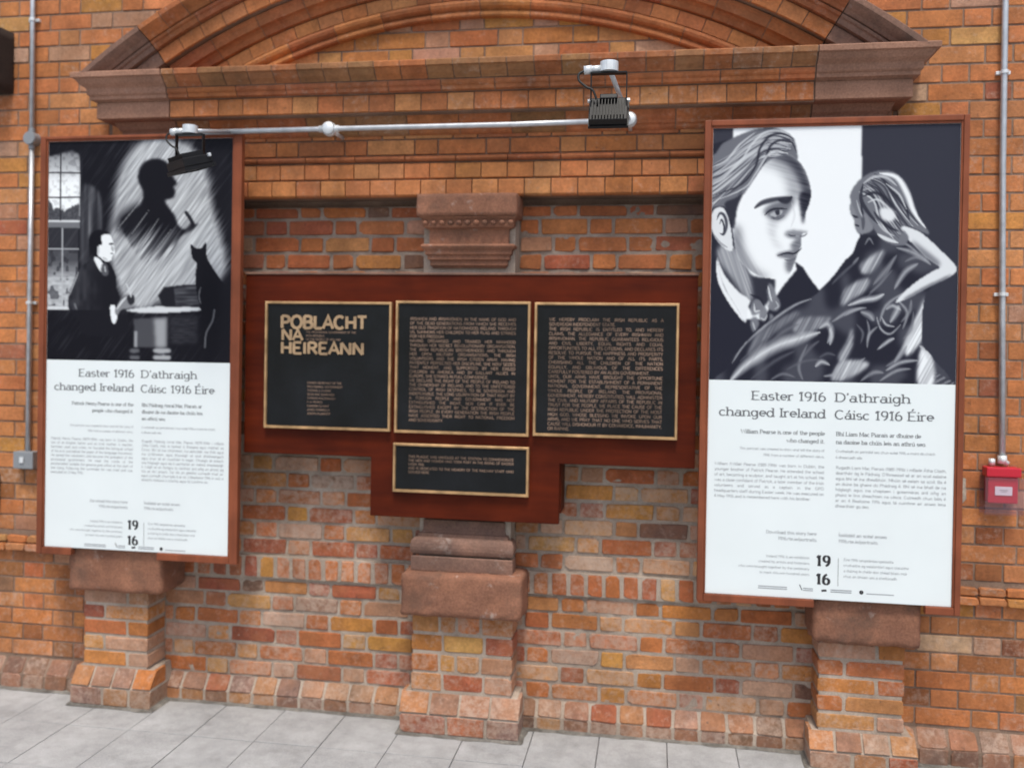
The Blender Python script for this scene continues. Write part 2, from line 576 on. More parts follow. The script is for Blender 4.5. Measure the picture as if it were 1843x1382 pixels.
# continuation past the picture, joined
def joined(x0, x1, z0, z1, nm='brick'):
    g = Geo((x0, YO, z0))
    for (a, b, c, d, k) in flemish(x0, x1, list(np.arange(z0, z1, 0.0773)), 0.008):
        g.box(a, b, YO, YO+0.04, c, d)
    o = g.obj(nm, 'brick', wall)
    o.color = (0.42, 0.15, 0.05, 0.3)
    o['kind'] = 'stuff'
joined(-5.2, -3.53, 0.0, 4.2)
joined(1.79, 3.4, 0.0, 4.2)
joined(-3.52, 1.78, 3.628, 4.2)

# ---- recessed infill bays (rougher, later brickwork)
def bay(x0, x1, seed, ph):
    p = mortar_bed('recessed_panel', wall, x0-0.03, x1+0.03, -0.02, 2.02, YI+0.0052, 'mortar_pale', 0.0036, 0.012, seed, 22)
    mortar_bed('mortar_bedding', p, x0-0.03, x1+0.03, 2.02, 2.362, YI+0.0052, 'mortar_mid', 0.0036, 0.012, seed+3, 22)
    org = parent_world(p)
    low = [0.125, 0.203, 0.283, 0.363, 0.443, 0.523, 0.592]
    high = [0.712 + 0.0797*k for k in range(0, 22)]
    def mod(cx, cz, col, w):
        if 0.72 < cz < 1.3:
            w += 0.12
        if cz < 0.2:
            w += 0.15
        if cz > 2.0:
            w -= 0.1
        return col, w
    lay(p, org, flemish(x0, x1, low, 0.0145, 0.210, 0.100, ph, 0.006), YI, INFILL_LOW, 'rough', (0.15, 0.95), jy=0.003, mod=mod)
    lay(p, org, [r for r in flemish(x0, x1, high, 0.015, 0.210, 0.100, ph+0.06, 0.007) if r[2] < 1.95],
        YI, INFILL_LOW, 'rough', (0.15, 0.95), jy=0.003, mod=mod)
    lay(p, org, [(r[0], r[1], r[2], min(r[3], 2.358), r[4]) for r in flemish(x0, x1, high, 0.015, 0.210, 0.100, ph+0.1, 0.007) if 1.95 <= r[2] < 2.34],
        YI, INFILL_TOP, 'rough', (0.10, 0.50), jy=0.003, mod=mod)
    # course of bricks set on end, standing slightly proud
    x = x0 + 0.01
    while x + 0.06 < x1:
        L = 0.062 + rnd.uniform(-0.003, 0.003)
        put(p, org, brick_mesh(L, 0.098, 0.05, 'rough'), x+L/2, YI-0.013+rnd.uniform(-0.002, 0.002), 0.654, pal([(5, FLAME), (2, RED), (1, OCHRE)]), rnd.uniform(0.3, 0.8))
        x += L + 0.0195
    gg = Geo((x0, YI, 0.6))
    gg.box(x0, x1, YI-0.0095, YI+0.01, 0.602, 0.706, 0.002)
    gg.obj('mortar_joint', 'mortar_pale', p)
    # foot: leaning headers over upright ones
    x = x0
    while x + 0.05 < x1:
        L = 0.106 + rnd.uniform(-0.005, 0.005)
        o = put(p, org, brick_mesh(L, 0.082, 0.05, 'rough'), x+L/2, YI-0.026, 0.094, pal([(5, DIRTY), (0.6, RED), (0.7, DARK)]), rnd.uniform(0.3, 0.75))
        o.rotation_euler = (math.radians(-42), 0, 0)
        put(p, org, brick_mesh(L*rnd.choice((1, 1, 0.97)), 0.052, 0.05, 'rough'), x+L/2, YI-0.048, 0.032, pal([(5, DIRTY), (1, DARK)]), rnd.uniform(0.4, 0.9))
        x += L + 0.014
    gg = Geo((x0, YI, 0))
    gg.add([(x0, YI-0.046, 0), (x1, YI-0.046, 0), (x1, YI-0.046, 0.06), (x0, YI-0.046, 0.06), (x0, YI, 0.122), (x1, YI, 0.122)], [(0, 1, 2, 3), (3, 2, 5, 4)])
    gg.obj('mortar_bedding', 'mortar_pale', p)
bay(-2.33, -1.03, 11, 0.0)
bay(-0.61, 0.72, 21, 0.17)
for (x0, x1) in ((-3.52, -2.6), (1.0, 1.78)):
    gg = Geo((x0, YI, 0))
    gg.add([(x0, YO-0.050, 0), (x1, YO-0.050, 0), (x1, YO-0.050, 0.07), (x0, YO-0.050, 0.07), (x0, YO, 0.14), (x1, YO, 0.14)], [(0, 1, 2, 3), (3, 2, 5, 4)])
    gg.obj('mortar_bedding', 'mortar_dark', wall)

# ---- worn stone block: rounded, dented box
def stone_block(name, mat, parent, x0, x1, y0, y1, z0, z1, r=0.012, amp=0.003, seed=0, step=0.02):
    nx, ny, nz = [max(2, int(round(d/step))) for d in (x1-x0, y1-y0, z1-z0)]
    vs, fs, idx = [], [], {}
    def vid(i, j, k):
        if (i, j, k) not in idx:
            idx[(i, j, k)] = len(vs)
            vs.append((x0+(x1-x0)*i/nx, y0+(y1-y0)*j/ny, z0+(z1-z0)*k/nz))
        return idx[(i, j, k)]
    for i in range(nx):
        for k in range(nz):
            for j, fl in ((0, 0), (ny, 1)):
                q = [vid(i, j, k), vid(i+1, j, k), vid(i+1, j, k+1), vid(i, j, k+1)]
                fs.append(q if not fl else q[::-1])
    for j in range(ny):
        for k in range(nz):
            for i, fl in ((0, 1), (nx, 0)):
                q = [vid(i, j, k), vid(i, j+1, k), vid(i, j+1, k+1), vid(i, j, k+1)]
                fs.append(q if not fl else q[::-1])
    for i in range(nx):
        for j in range(ny):
            for k, fl in ((0, 1), (nz, 0)):
                q = [vid(i, j, k), vid(i+1, j, k), vid(i+1, j+1, k), vid(i, j+1, k)]
                fs.append(q if not fl else q[::-1])
    P = np.array(vs)
    lo, hi = np.array([x0+r, y0+r, z0+r]), np.array([x1-r, y1-r, z1-r])
    C_ = np.clip(P, lo, hi)
    D = P - C_
    L = np.linalg.norm(D, axis=1, keepdims=True)
    L[L < 1e-9] = 1
    d = D/L
    n1 = vnoise(P[:, 0]*24+P[:, 1]*17+40, P[:, 2]*24+P[:, 1]*11+40, seed) + 0.5*vnoise(P[:, 0]*61+P[:, 1]*33+40, P[:, 2]*61+40, seed+1) - 0.75
    cr = (np.abs(d) > 0.3).sum(1) > 1
    P2 = C_ + d*(r + n1[:, None]*amp*(1 + 1.6*cr[:, None]))
    g = Geo(((x0+x1)/2, y0, z0))
    g.add(P2.tolist(), fs)
    return g.obj(name, mat, parent, True)

# ---- moulding swept with returned ends; profile = [(projection, z)], from YW
def moulding(g, prof, xl, xr, yw, ret_l=True, ret_r=True, back=0.03):
    n = len(prof)
    rows = []
    if ret_l:
        rows.append([(xl - p, yw + back, z) for p, z in prof])
        rows.append([(xl - p, yw - p, z) for p, z in prof])
    else:
        rows.append([(xl, yw - p, z) for p, z in prof])
    if ret_r:
        rows.append([(xr + p, yw - p, z) for p, z in prof])
        rows.append([(xr + p, yw + back, z) for p, z in prof])
    else:
        rows.append([(xr, yw - p, z) for p, z in prof])
    vs = [q for r in rows for q in r]
    fs = []
    for i in range(len(rows)-1):
        for k in range(n-1):
            a = i*n + k
            fs.append((a+1, a, a+n, a+n+1))
    if not ret_l:
        fs.append(tuple(range(n)))
    if not ret_r:
        fs.append(tuple((len(rows)-1)*n + k for k in range(n))[::-1])
    g.add(vs, fs)

def prof_mesh(prof, w, yw_off=0.0):
    """One moulded brick of width w, centred on x, profile in (projection, z)."""
    g = Geo()
    moulding(g, prof, -w/2, w/2, 0, False, False)
    me = bpy.data.meshes.new('moulded_brick')
    me.from_pydata([tuple(v) for v in g.v], [], g.f)
    me.materials.append(M['brick'])
    me.update()
    return me

def closed(prof, back=-0.03):
    return [(back, prof[0][1])] + prof + [(back, prof[-1][1])]

def course(parent, org, prof, xa, xb, pitch, yw, palette, joint=0.005, wear=(0.05, 0.4), ph=0.0, name='brick', z0=None):
    z0 = prof[0][1] if z0 is None else z0
    me = prof_mesh([(p, z-z0) for p, z in prof], pitch-joint)
    x = xa + ph
    if ph > 0.03:
        m2 = prof_mesh([(p, z-z0) for p, z in prof], ph-joint)
        put(parent, org, m2, xa+ph/2, yw, z0, pal(palette), rnd.uniform(*wear), name)
    while x + pitch <= xb + 1e-6:
        put(parent, org, me, x+pitch/2, yw+rnd.uniform(-0.0012, 0.0012), z0, pal(palette), rnd.uniform(*wear), name)
        x += pitch
    if xb - x > 0.03:
        m2 = prof_mesh([(p, z-z0) for p, z in prof], xb-x-joint)
        put(parent, org, m2, (x+xb)/2, yw, z0, pal(palette), rnd.uniform(*wear), name)

# ---- moulded band under the cornice
BX0, BX1 = -2.40, 0.82
band = mortar_bed('moulded_band', wall, BX0+0.004, BX1-0.004, 2.392, 2.76, YB+0.005, 'mortar_dark', 0.001, 0.02, 31)
bo = parent_world(band)
gg = Geo((BX0, YB, 2.39))
gg.box(BX0+0.003, BX1-0.003, YB+0.012, 0.2, 2.393, 2.80)
gg.obj('mortar_bedding', 'mortar_dark', band)
course(band, bo, closed([(0.004, 2.391), (0.012, 2.398), (0.013, 2.458), (0.006, 2.4635)]), BX0, BX1, 0.118, YB, BAND, ph=0.05)
course(band, bo, closed([(0.004, 2.470), (0.010, 2.474), (0.010, 2.535), (0.004, 2.5395)]), BX0, BX1, 0.118, YB, BAND, ph=0.09)
course(band, bo, closed([(0.002, 2.5475), (0.017, 2.551), (0.022, 2.558), (0.020, 2.566), (0.010, 2.5715), (0.002, 2.574)]), BX0, BX1, 0.235, YB, [(1, WARM)], ph=0.1)
lay(band, bo, flemish(BX0, BX1, [2.576, 2.648, 2.722, 2.79], 0.007, ph=0.11, wob=0.003), YB-0.004, BAND, 'smooth', (0.05, 0.35))

# ---- horizontal cornice
XL, XR = -2.40+0.02, 0.807            # where the wall face of the returns stands
YW = YO                                # returns die into the outer wall
K = -(YB - YO)                         # the band already stands this far out
cy_ = [(0.150, 2.874), (0.153, 2.879), (0.160, 2.884), (0.172, 2.893), (0.181, 2.904), (0.188, 2.914), (0.200, 2.918), (0.201, 2.938), (0.196, 2.943), (0.02, 2.960)]
rib = [(0.122, 2.826), (0.139, 2.829), (0.140, 2.844), (0.146, 2.848), (0.150, 2.853), (0.150, 2.868)]
fas = [(0.112, 2.745), (0.118, 2.748), (0.118, 2.818), (0.114, 2.8205)]
bed = [(0.0, 2.664), (0.012, 2.667), (0.022, 2.674), (0.024, 2.684), (0.036, 2.690), (0.038, 2.700), (0.050, 2.712), (0.060, 2.732), (0.064, 2.740)]
JL, JR = -2.215, 0.627                 # joints between end stones and brick
corn = Geo((-0.8, YB, 2.66))
allp = closed([(p-0.006, z) for p, z in bed] + [(0.106, 2.7405)] + [(p-0.006, z) for p, z in fas] + [(p-0.006, z) for p, z in rib] + [(p-0.006, z) for p, z in cy_], -0.05)
moulding(corn, allp, JL, JR, YB, False, False)
cornice = corn.obj('cornice', 'mortar_dark', wall)
co = parent_world(cornice)
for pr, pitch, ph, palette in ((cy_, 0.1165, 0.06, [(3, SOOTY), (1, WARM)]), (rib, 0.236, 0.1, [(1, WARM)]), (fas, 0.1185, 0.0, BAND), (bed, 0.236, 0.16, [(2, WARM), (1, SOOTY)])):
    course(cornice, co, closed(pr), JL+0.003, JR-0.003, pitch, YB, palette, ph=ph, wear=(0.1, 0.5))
full = [(0.0, 2.664)] + bed[1:] + [(0.064, 2.7415), (0.110, 2.744)] + fas[1:] + [(0.114, 2.822)] + rib + cy_[0:]
for side, mat, lab in ((-1, 'stone_pale', 'pale pink end stone with clean mouldings'), (1, 'stone_pale', 'brown end stone with a dark band beside the brick')):
    g = Geo((XL if side < 0 else XR, YW, 2.664))
    pr = [(p + K, z) for p, z in full]
    if side < 0:
        moulding(g, pr, XL, JL-0.002, YW, True, False)
    else:
        moulding(g, pr, JR+0.002, XR, YW, False, True)
    o = g.obj('end_stone', mat, cornice)
    o['label'] = lab
# stone jamb below each end of the cornice, mostly behind the posters
for x0, x1 in ((-2.545, -2.36), (0.78, 0.965)):
    stone_block('jamb_stone', 'stone_pale', cornice, x0, x1, YO-0.05, 0.1, 2.40, 2.742, 0.004, 0.001, 5)

# ---- arched pediment
ACX, ACZ = -0.787, 0.65
TJ = 0.555
def ring_mesh(prof, da, n=3):
    """Moulded voussoir of angle da; prof = closed [(r, projection)] round the section."""
    k = len(prof)
    vs = []
    for i in range(n+1):
        a = -da/2 + da*i/n
        for r, p in prof:
            vs.append((r*math.sin(a), -p, r*math.cos(a)))
    fs = []
    for i in range(n):
        for j in range(k):
            a, b = i*k+j, i*k+(j+1) % k
            fs.append((a, b, b+k, a+k))
    fs.append(tuple(range(k)))
    fs.append(tuple(n*k+j for j in range(k))[::-1])
    bm = bmesh.new()
    bv = [bm.verts.new(v) for v in vs]
    for f in fs:
        bm.faces.new([bv[i] for i in f])
    bmesh.ops.recalc_face_normals(bm, faces=bm.faces)
    me = bpy.data.meshes.new('voussoir')
    bm.to_mesh(me)
    bm.free()
    return me

def sect(pr, back=-0.06):
    return [(pr[0][0], back)] + pr + [(pr[-1][0], back)]
R_lip = [(2.528, 0.002), (2.530, 0.026), (2.536, 0.031), (2.548, 0.031), (2.553, 0.018), (2.560, 0.016), (2.565, 0.030), (2.572, 0.041), (2.584, 0.046), (2.596, 0.041), (2.602, 0.030)]
R_hdr = [(2.605, 0.022), (2.607, 0.026), (2.662, 0.026), (2.664, 0.022)]
R_mid = [(2.667, 0.026), (2.669, 0.042), (2.690, 0.050), (2.700, 0.060), (2.704, 0.078), (2.732, 0.082), (2.742, 0.088), (2.752, 0.088)]
R_fas = [(2.757, 0.114), (2.759, 0.120), (2.818, 0.120), (2.820, 0.116)]
R_rib = [(2.823, 0.118), (2.825, 0.138), (2.845, 0.141), (2.850, 0.149), (2.861, 0.151), (2.863, 0.146)]
R_cym = [(2.866, 0.148), (2.868, 0.154), (2.880, 0.164), (2.892, 0.182), (2.900, 0.193), (2.906, 0.200), (2.926, 0.201), (2.930, 0.196), (2.936, 0.03)]
core = []
ga = Geo((ACX, YB, ACZ))
for pr in (R_lip, R_hdr, R_mid, R_fas, R_rib, R_cym):
    tmax = min(TJ, math.acos((2.935-ACZ)/pr[-1][0]))
    q = sect([(r, p-0.005) for r, p in pr])
    q[0] = (pr[0][0]-0.003, -0.05); q[-1] = (pr[-1][0]+0.003, -0.05)
    me = ring_mesh(q, 2*tmax, 40)
    ga.add([Vector(v.co) + Vector((ACX, YB, ACZ)) for v in me.vertices], [tuple(f.vertices) for f in me.polygons])
    bpy.data.meshes.remove(me)
ped = ga.obj('pediment', 'mortar_dark', wall)
po = parent_world(ped)
for pr, pitch, palette, wear, off in ((R_lip, 0.236, [(2, SOFT), (3, WARM)], (0.1, 0.4), 0), (R_hdr, 0.1165, BAND, (0.05, 0.3), 0.3), (R_mid, 0.236, [(3, WARM), (1, RED)], (0.0, 0.3), 0.5),
                                (R_fas, 0.1165, BAND, (0.05, 0.4), 0), (R_rib, 0.236, [(2, WARM)], (0.0, 0.4), 0.2), (R_cym, 0.1165, [(3, WARM), (1, SOFT)], (0.0, 0.4), 0.5)):
    rr = pr[-1][0]
    tmax = TJ if pr in (R_fas, R_rib, R_cym) else min(TJ, math.acos((2.90-ACZ)/rr))
    nb = round(2*tmax*rr/pitch)
    da = 2*tmax/nb
    me = ring_mesh(sect(pr), da - 0.004/rr, 2)
    me.materials.append(M['brick'])
    for i in range(nb):
        a = -tmax + da*(i+0.5)
        put(ped, po, me, ACX, YB+rnd.uniform(-0.001, 0.001), ACZ, pal(palette), rnd.uniform(*wear), 'brick', (0, a, 0))
# end stones of the raking cornice
for side in (-1, 1):
    bm = bmesh.new()
    mem = []
    for pr in (R_fas, R_rib, R_cym):
        q = sect(pr, -0.08)
        t0, t1 = TJ+0.001, 0.72
        m_ = ring_mesh(q, t1-t0, 8)
        b2 = bmesh.new(); b2.from_mesh(m_)
        rot = Matrix.Rotation((t0+t1)/2*side, 4, 'Y')
        bmesh.ops.transform(b2, matrix=Matrix.Translation((ACX, YB, ACZ)) @ rot, verts=b2.verts)
        tmp = bpy.data.meshes.new('t'); b2.to_mesh(tmp); b2.free()
        bm.from_mesh(tmp); bpy.data.meshes.remove(tmp); bpy.data.meshes.remove(m_)
    res = bmesh.ops.bisect_plane(bm, geom=bm.verts[:]+bm.edges[:]+bm.faces[:], plane_co=(0, 0, 2.930), plane_no=(0, 0, -1), clear_outer=True)
    o_ = Vector((ACX + side*1.6, YB, 2.93))
    bmesh.ops.translate(bm, verts=bm.verts, vec=-o_)
    ob = bm_obj('end_stone', bm, 'stone_grey', ped, o_ - po)
    ob['label'] = 'sooty grey brown end stone of the raking cornice'
# brick field inside the arch
ty = mortar_bed('tympanum', wall, -2.0, 0.45, 2.93, 3.20, YB+0.0035, 'mortar_dark', 0.001, 0.02, 41, hole=lambda x, z: (x-ACX)**2+(z-ACZ)**2 > 2.56**2)
to = parent_world(ty)
zt = [2.904 + 0.0757*k for k in range(0, 5)]
rects = []
for (a, b, za, zb, k) in flemish(-2.0, 0.45, zt, 0.007, ph=0.07, wob=0.002):
    if inside_arch(a, (za+zb)/2, 2.555) or inside_arch(b, (za+zb)/2, 2.555):
        rects.append((a, b, za, min(zb, 3.21), k))
lay(ty, to, rects, YB, [(4, ORANGE), (2, OCHRE), (1, PINK)], 'smooth', (0.15, 0.4), depth=0.04)

# ---- pilasters
def sloped_brick(w, y0, y1, z0, z1):
    """Brick whose face leans back from (y0, z0) to (y1, z1)."""
    q = ('sl', round(w/0.004), rnd.randrange(3))
    g = Geo()
    j = lambda: rnd.uniform(-0.002, 0.002)
    a, b = w/2, w/2
    g.add([(-a+j(), y0+j(), z0), (b+j(), y0+j(), z0), (b+j(), y1+j(), z1), (-a+j(), y1+j(), z1), (-a, y1+0.08, z0), (b, y1+0.08, z0), (b, y1+0.08, z1), (-a, y1+0.08, z1)],
          [(0, 1, 2, 3), (1, 5, 6, 2), (0, 3, 7, 4), (3, 2, 6, 7), (0, 4, 5, 1)])
    me = bpy.data.meshes.new('brick')
    me.from_pydata([tuple(v) for v in g.v], [], g.f)
    me.materials.append(M['brick'])
    return me

def pilaster(x0, x1, zb, zt, bx0, bx1, bz0, bz1, px0, px1, mort, seed, lab, base_z=0.10):
    gg = Geo(((x0+x1)/2, -0.15, 0))
    gg.box(x0+0.006, x1-0.006, -0.147, 0.03, 0, zt+0.05)
    gg.box(px0+0.008, px1-0.008, -0.195, 0.0, 0, base_z-0.01)
    p = gg.obj('pilaster', mort, wall)
    p['label'] = lab
    org = parent_world(p)
    nz = round((zt-zb)/0.0795)
    zs = [zb + (zt-zb)*k/nz for k in range(nz+1)]
    S_, H_ = (0.207, 0.10) if x1-x0 < 0.4 else (0.15, 0.105)
    for k in range(nz):
        ws = ([H_, None] if k % 2 else [None, H_]) if x1-x0 < 0.4 else ([0.12, 0.062, None, 0.135] if k % 2 else [0.135, None, 0.12])
        tot = sum(w for w in ws if w) + 0.013*(len(ws)-1)
        x = x0
        for w in ws:
            w = w if w else (x1-x0) - tot
            edge = abs(x-x0) < 1e-6 or x+w > x1-0.005
            put(p, org, brick_mesh(w, zs[k+1]-zs[k]-0.013, 0.15 if edge else 0.06, 'rough'), x+w/2, -0.15+rnd.uniform(-0.002, 0.002), (zs[k]+zs[k+1])/2, pal(PIL), rnd.uniform(0.2, 0.8))
            x += w + 0.013
    gs = Geo(((x0+x1)/2, -0.15, 0.1))
    gs.add([(px0+0.005, -0.196, base_z-0.012), (px1-0.005, -0.196, base_z-0.012), (px1-0.02, -0.145, zb-0.004), (px0+0.02, -0.145, zb-0.004), (px0+0.005, 0, base_z-0.012), (px1-0.005, 0, base_z-0.012), (px1-0.02, 0, zb-0.004), (px0+0.02, 0, zb-0.004)], [(0, 1, 2, 3), (1, 5, 6, 2), (4, 0, 3, 7), (3, 2, 6, 7)])
    gs.obj('mortar_bedding', mort, p)
    # leaning bricks and the plinth course
    n = 4
    wd_ = (px1-px0)/n
    me = None
    for i in range(n):
        sb = sloped_brick(wd_-0.012, -0.2, -0.148, base_z, zb-0.006)
        put(p, org, sb, px0+wd_*(i+0.5), 0, 0, pal([(4, DIRTY), (0.6, ORANGE), (1, PINK)]), rnd.uniform(0.4, 0.85))
        L = wd_*(1.28 if i == 0 else (0.9 if i < 3 else 0.92))
    xs = [px0, px0+(px1-px0)*0.40, px0+(px1-px0)*0.72, px1]
    for a, b in zip(xs[:-1], xs[1:]):
        put(p, org, brick_mesh(b-a-0.014, base_z-0.022, 0.19, 'rough'), (a+b)/2, -0.2+rnd.uniform(-0.003, 0.003), base_z/2-0.001, pal([(4, DIRTY), (1, RED)]), rnd.uniform(0.5, 0.95))
    # shaft above the stone, mostly behind the poster
    if x1-x0 < 0.4:
        gg = Geo(((x0+x1)/2, -0.15, 1.6))
        gg.box(x0-0.02, x1+0.02, -0.085, 0.03, 0.80, 2.388)
        gg.obj('shaft', mort, p)
        zz = [0.80 + (2.388-0.80)*k/20 for k in range(21)]
        for (a, b, c_, d_, k) in flemish(x0-0.02, x1+0.02, zz, 0.012):
            put(p, org, brick_mesh(b-a, d_-c_, 0.05, 'rough'), (a+b)/2, -0.09, (c_+d_)/2, pal(PIL), rnd.uniform(0.2, 0.6))
    stone_block('capping_stone', 'stone', p, bx0, bx1, -0.222, 0.0, bz0, bz1, 0.019, 0.006, seed, 0.018)
    return p

pilaster(-2.66, -2.33, 0.178, 0.545, -2.692, -2.222, 0.548, 0.80, -2.70, -2.28, 'mortar_pale', 51, 'leftmost pilaster, ochre brick with a worn stone block')
pilaster(0.695, 1.035, 0.150, 0.520, 0.660, 1.078, 0.528, 0.80, 0.655, 1.088, 'mortar_pale', 61, 'rightmost pilaster, orange brick with a flat purple stone block', 0.085)
pm = pilaster(-1.05, -0.595, 0.178, 0.525, -1.087, -0.546, 0.530, 0.722, -1.096, -0.549, 'mortar_pale', 71, 'middle pilaster with moulded stone base and capital behind the board')
mo = parent_world(pm)
# shaft behind the board
gg = Geo((-0.82, -0.12, 1.0))
gg.box(-1.03, -0.615, -0.118, 0.03, 0.72, 2.386)
gg.obj('shaft', 'mortar_pale', pm)
# base mouldings: profile from the shaft face
gg = Geo((-0.82, -0.12, 0.72))
basep = [(0.0, 0.718), (0.052, 0.720), (0.054, 0.724), (0.054, 0.782), (0.050, 0.787)]
moulding(gg, basep, -1.00, -0.65, -0.118)
gg.obj('base_plinth', 'stone_grey', pm)
gg = Geo((-0.82, -0.12, 0.79))
tor = [(0.03, 0.7885)] + [(0.036+0.022*math.sin(t), 0.829-0.0395*math.cos(t)) for t in [math.pi*k/8 for k in range(9)]] + [(0.028, 0.8685), (0.028, 0.882), (0.016, 0.886), (0.010, 0.900), (0.010, 0.94), (0.0, 0.945)]
moulding(gg, tor, -1.00, -0.65, -0.118)
gg.obj('base_torus', 'stone_grey', pm, False)
# capital
gg = Geo((-0.82, -0.12, 2.06))
cap = [(0.0, 2.066), (0.004, 2.072), (0.010, 2.078), (0.010, 2.097), (0.020, 2.103), (0.020, 2.118), (0.030, 2.126), (0.030, 2.140), (0.042, 2.152), (0.046, 2.160), (0.042, 2.167), (0.014, 2.172), (0.014, 2.232), (0.020, 2.238)]
moulding(gg, cap, -0.985, -0.655, -0.128)
gg.obj('capital_neck', 'stone', pm)
gg = Geo((-0.82, -0.12, 2.24))
cap2 = [(0.020, 2.2385), (0.036, 2.242), (0.040, 2.250), (0.040, 2.274), (0.044, 2.279), (0.050, 2.283), (0.052, 2.288)]
moulding(gg, cap2, -0.985, -0.655, -0.128)
bm_ = gg.obj('bead_course', 'stone', pm)
for i in range(11):
    xx = -1.012 + 0.384*i/10
    gb = Geo((xx, -0.17, 2.262))
    seg = []
    for a in range(5):
        t = math.pi*a/4
        seg.append((t, 0.0135))
    vs, fs = [], []
    for a in range(5):
        for b in range(8):
            t, f = math.pi*a/4, 2*math.pi*b/8
            vs.append((xx+0.015*math.sin(t)*math.cos(f), -0.170+0.015*math.sin(t)*math.sin(f), 2.262+0.013*math.cos(t)))
    for a in range(4):
        for b in range(8):
            c_ = (b+1) % 8
            fs.append((a*8+b, a*8+c_, (a+1)*8+c_, (a+1)*8+b))
    gb.add(vs, fs)
    gb.obj('bead', 'stone', pm, True)
stone_block('abacus', 'stone', pm, -1.050, -0.598, -0.192, 0.0, 2.289, 2.3895, 0.008, 0.003, 77, 0.016)

# mortar run down the side of the right pilaster, dark block and strip at the picture's left edge
stone_block('projecting_block', 'dark_block', wall, -3.42, -3.165, -0.16, 0.0, 2.935, 3.235, 0.006, 0.001, 81, 0.04)
stone_block('projecting_stone', 'stone_grey', wall, -3.50, -3.215, -0.06, 0.0, 0.86, 1.055, 0.006, 0.003, 82, 0.03)

# pale filler patches beside the right poster
def patch(pts, y, seed):
    n = len(pts)
    rr = random.Random(seed)
    g = Geo((pts[0][0], y, pts[0][1]))
    cx, cz = sum(p[0] for p in pts)/n, sum(p[1] for p in pts)/n
    out = [(x+rr.uniform(-.004, .004), y, z+rr.uniform(-.004, .004)) for x, z in pts]
    inn = [(cx+(x-cx)*0.8, y-0.0035, cz+(z-cz)*0.9) for x, _, z in out]
    g.add(out+inn, [tuple(range(n, 2*n))]+[(i, (i+1) % n, n+(i+1) % n, n+i) for i in range(n)])
    g.obj('filler_patch', 'plaster', wall)
patch([(1.262, 1.10), (1.285, 1.09), (1.300, 1.11), (1.302, 1.17), (1.295, 1.195), (1.275, 1.20), (1.272, 1.40), (1.266, 1.48), (1.252, 1.48), (1.25, 1.2)], YO-0.002, 5)

# ================================================================== PAVEMENT
pav = mesh_obj('pavement', [(-9, -8, -0.03), (7, -8, -0.03), (7, 0.3, -0.03), (-9, 0.3, -0.03)], [(0, 1, 2, 3)], 'grime')
pav['kind'] = 'structure'
pitch_x, ys = 0.2937, [0.02, -0.022, -0.398, -0.773, -1.148, -1.523]
SL = {}
def slab_mesh(w, d, var):
    key = (round(w, 3), round(d, 3), var)
    if key not in SL:
        g = Geo()
        g.box(-w/2, w/2, -d/2, d/2, -0.028, 0.0, 0.0014)
        me = bpy.data.meshes.new('slab')
        me.from_pydata([tuple(v) for v in g.v], [], g.f)
        me.materials.append(M['slab'])
        SL[key] = me
    return SL[key]
for j in range(len(ys)-1):
    y1, y0 = ys[j], ys[j+1]
    for k in range(-11, 9):
        xa = -0.505 + pitch_x*k
        o = bpy.data.objects.new('slab', slab_mesh(pitch_x-0.0034, abs(y1-y0)-0.0034, 0))
        o.location = (xa+pitch_x/2, (y0+y1)/2, rnd.uniform(-0.0008, 0.0008))
        o.rotation_euler = (rnd.uniform(-.0012, .0012), rnd.uniform(-.0012, .0012), 0)
        o.parent = pav
        COL.objects.link(o)
gg = Geo((0, -4, 0))
for k in range(-30, 24):
    xa = -0.505 + pitch_x*k
    for j in range(0, 17):
        yy = -1.523 - 0.375*j
        gg.box(xa+0.002, xa+pitch_x-0.002, yy-0.373, yy-0.002, -0.028, 0.0)
    if k < -11 or k >= 9:
        for j in range(5):
            gg.box(xa+0.002, xa+pitch_x-0.002, ys[j+1]+0.002, ys[j]-0.002, -0.028, 0.0)
fo = gg.obj('slab', 'slab', pav)
fo['kind'] = 'stuff'
gr = mesh_obj('ground', [(-60, -90, -0.034), (60, -90, -0.034), (60, 12, -0.034), (-60, 12, -0.034)], [(0, 1, 2, 3)], 'slab')
gr['kind'] = 'structure'
# silt along the wall foot
def silt(pts, w=0.016):
    vs, fs = [], []
    L = []
    for (a, b) in zip(pts[:-1], pts[1:]):
        n = max(2, int((Vector(b)-Vector(a)).length/0.012))
        for i in range(n):
            L.append(Vector(a).lerp(Vector(b), i/n))
    L.append(Vector(pts[-1]))
    for i, p in enumerate(L):
        d = (L[min(i+1, len(L)-1)] - L[max(i-1, 0)])
        nrm = Vector((d.y, -d.x, 0)).normalized()
        ww = w*(0.5+1.0*float(vnoise(np.array([i*0.21]), np.array([p.x*3+40]), 9)[0]))
        vs += [(p.x-nrm.x*0.01, p.y-nrm.y*0.01, 0.012), (p.x+nrm.x*ww*0.45, p.y+nrm.y*ww*0.45, 0.006), (p.x+nrm.x*ww, p.y+nrm.y*ww, 0.0012)]
    for i in range(len(L)-1):
        for k in range(2):
            a = i*3+k
            fs.append((a, a+1, a+4, a+3))
    o = mesh_obj('silt', vs, fs, 'grime')
    o['kind'] = 'stuff'
    o.parent = pav
YF, YG = YI-0.05, YO-0.057
silt([(-3.6, YG, 0), (-2.70, YG, 0), (-2.70, -0.2, 0), (-2.28, -0.2, 0), (-2.28, YF, 0), (-1.096, YF, 0), (-1.096, -0.2, 0), (-0.549, -0.2, 0), (-0.549, YF, 0), (0.655, YF, 0), (0.655, -0.2, 0), (1.088, -0.2, 0), (1.088, YG, 0), (1.9, YG, 0)])

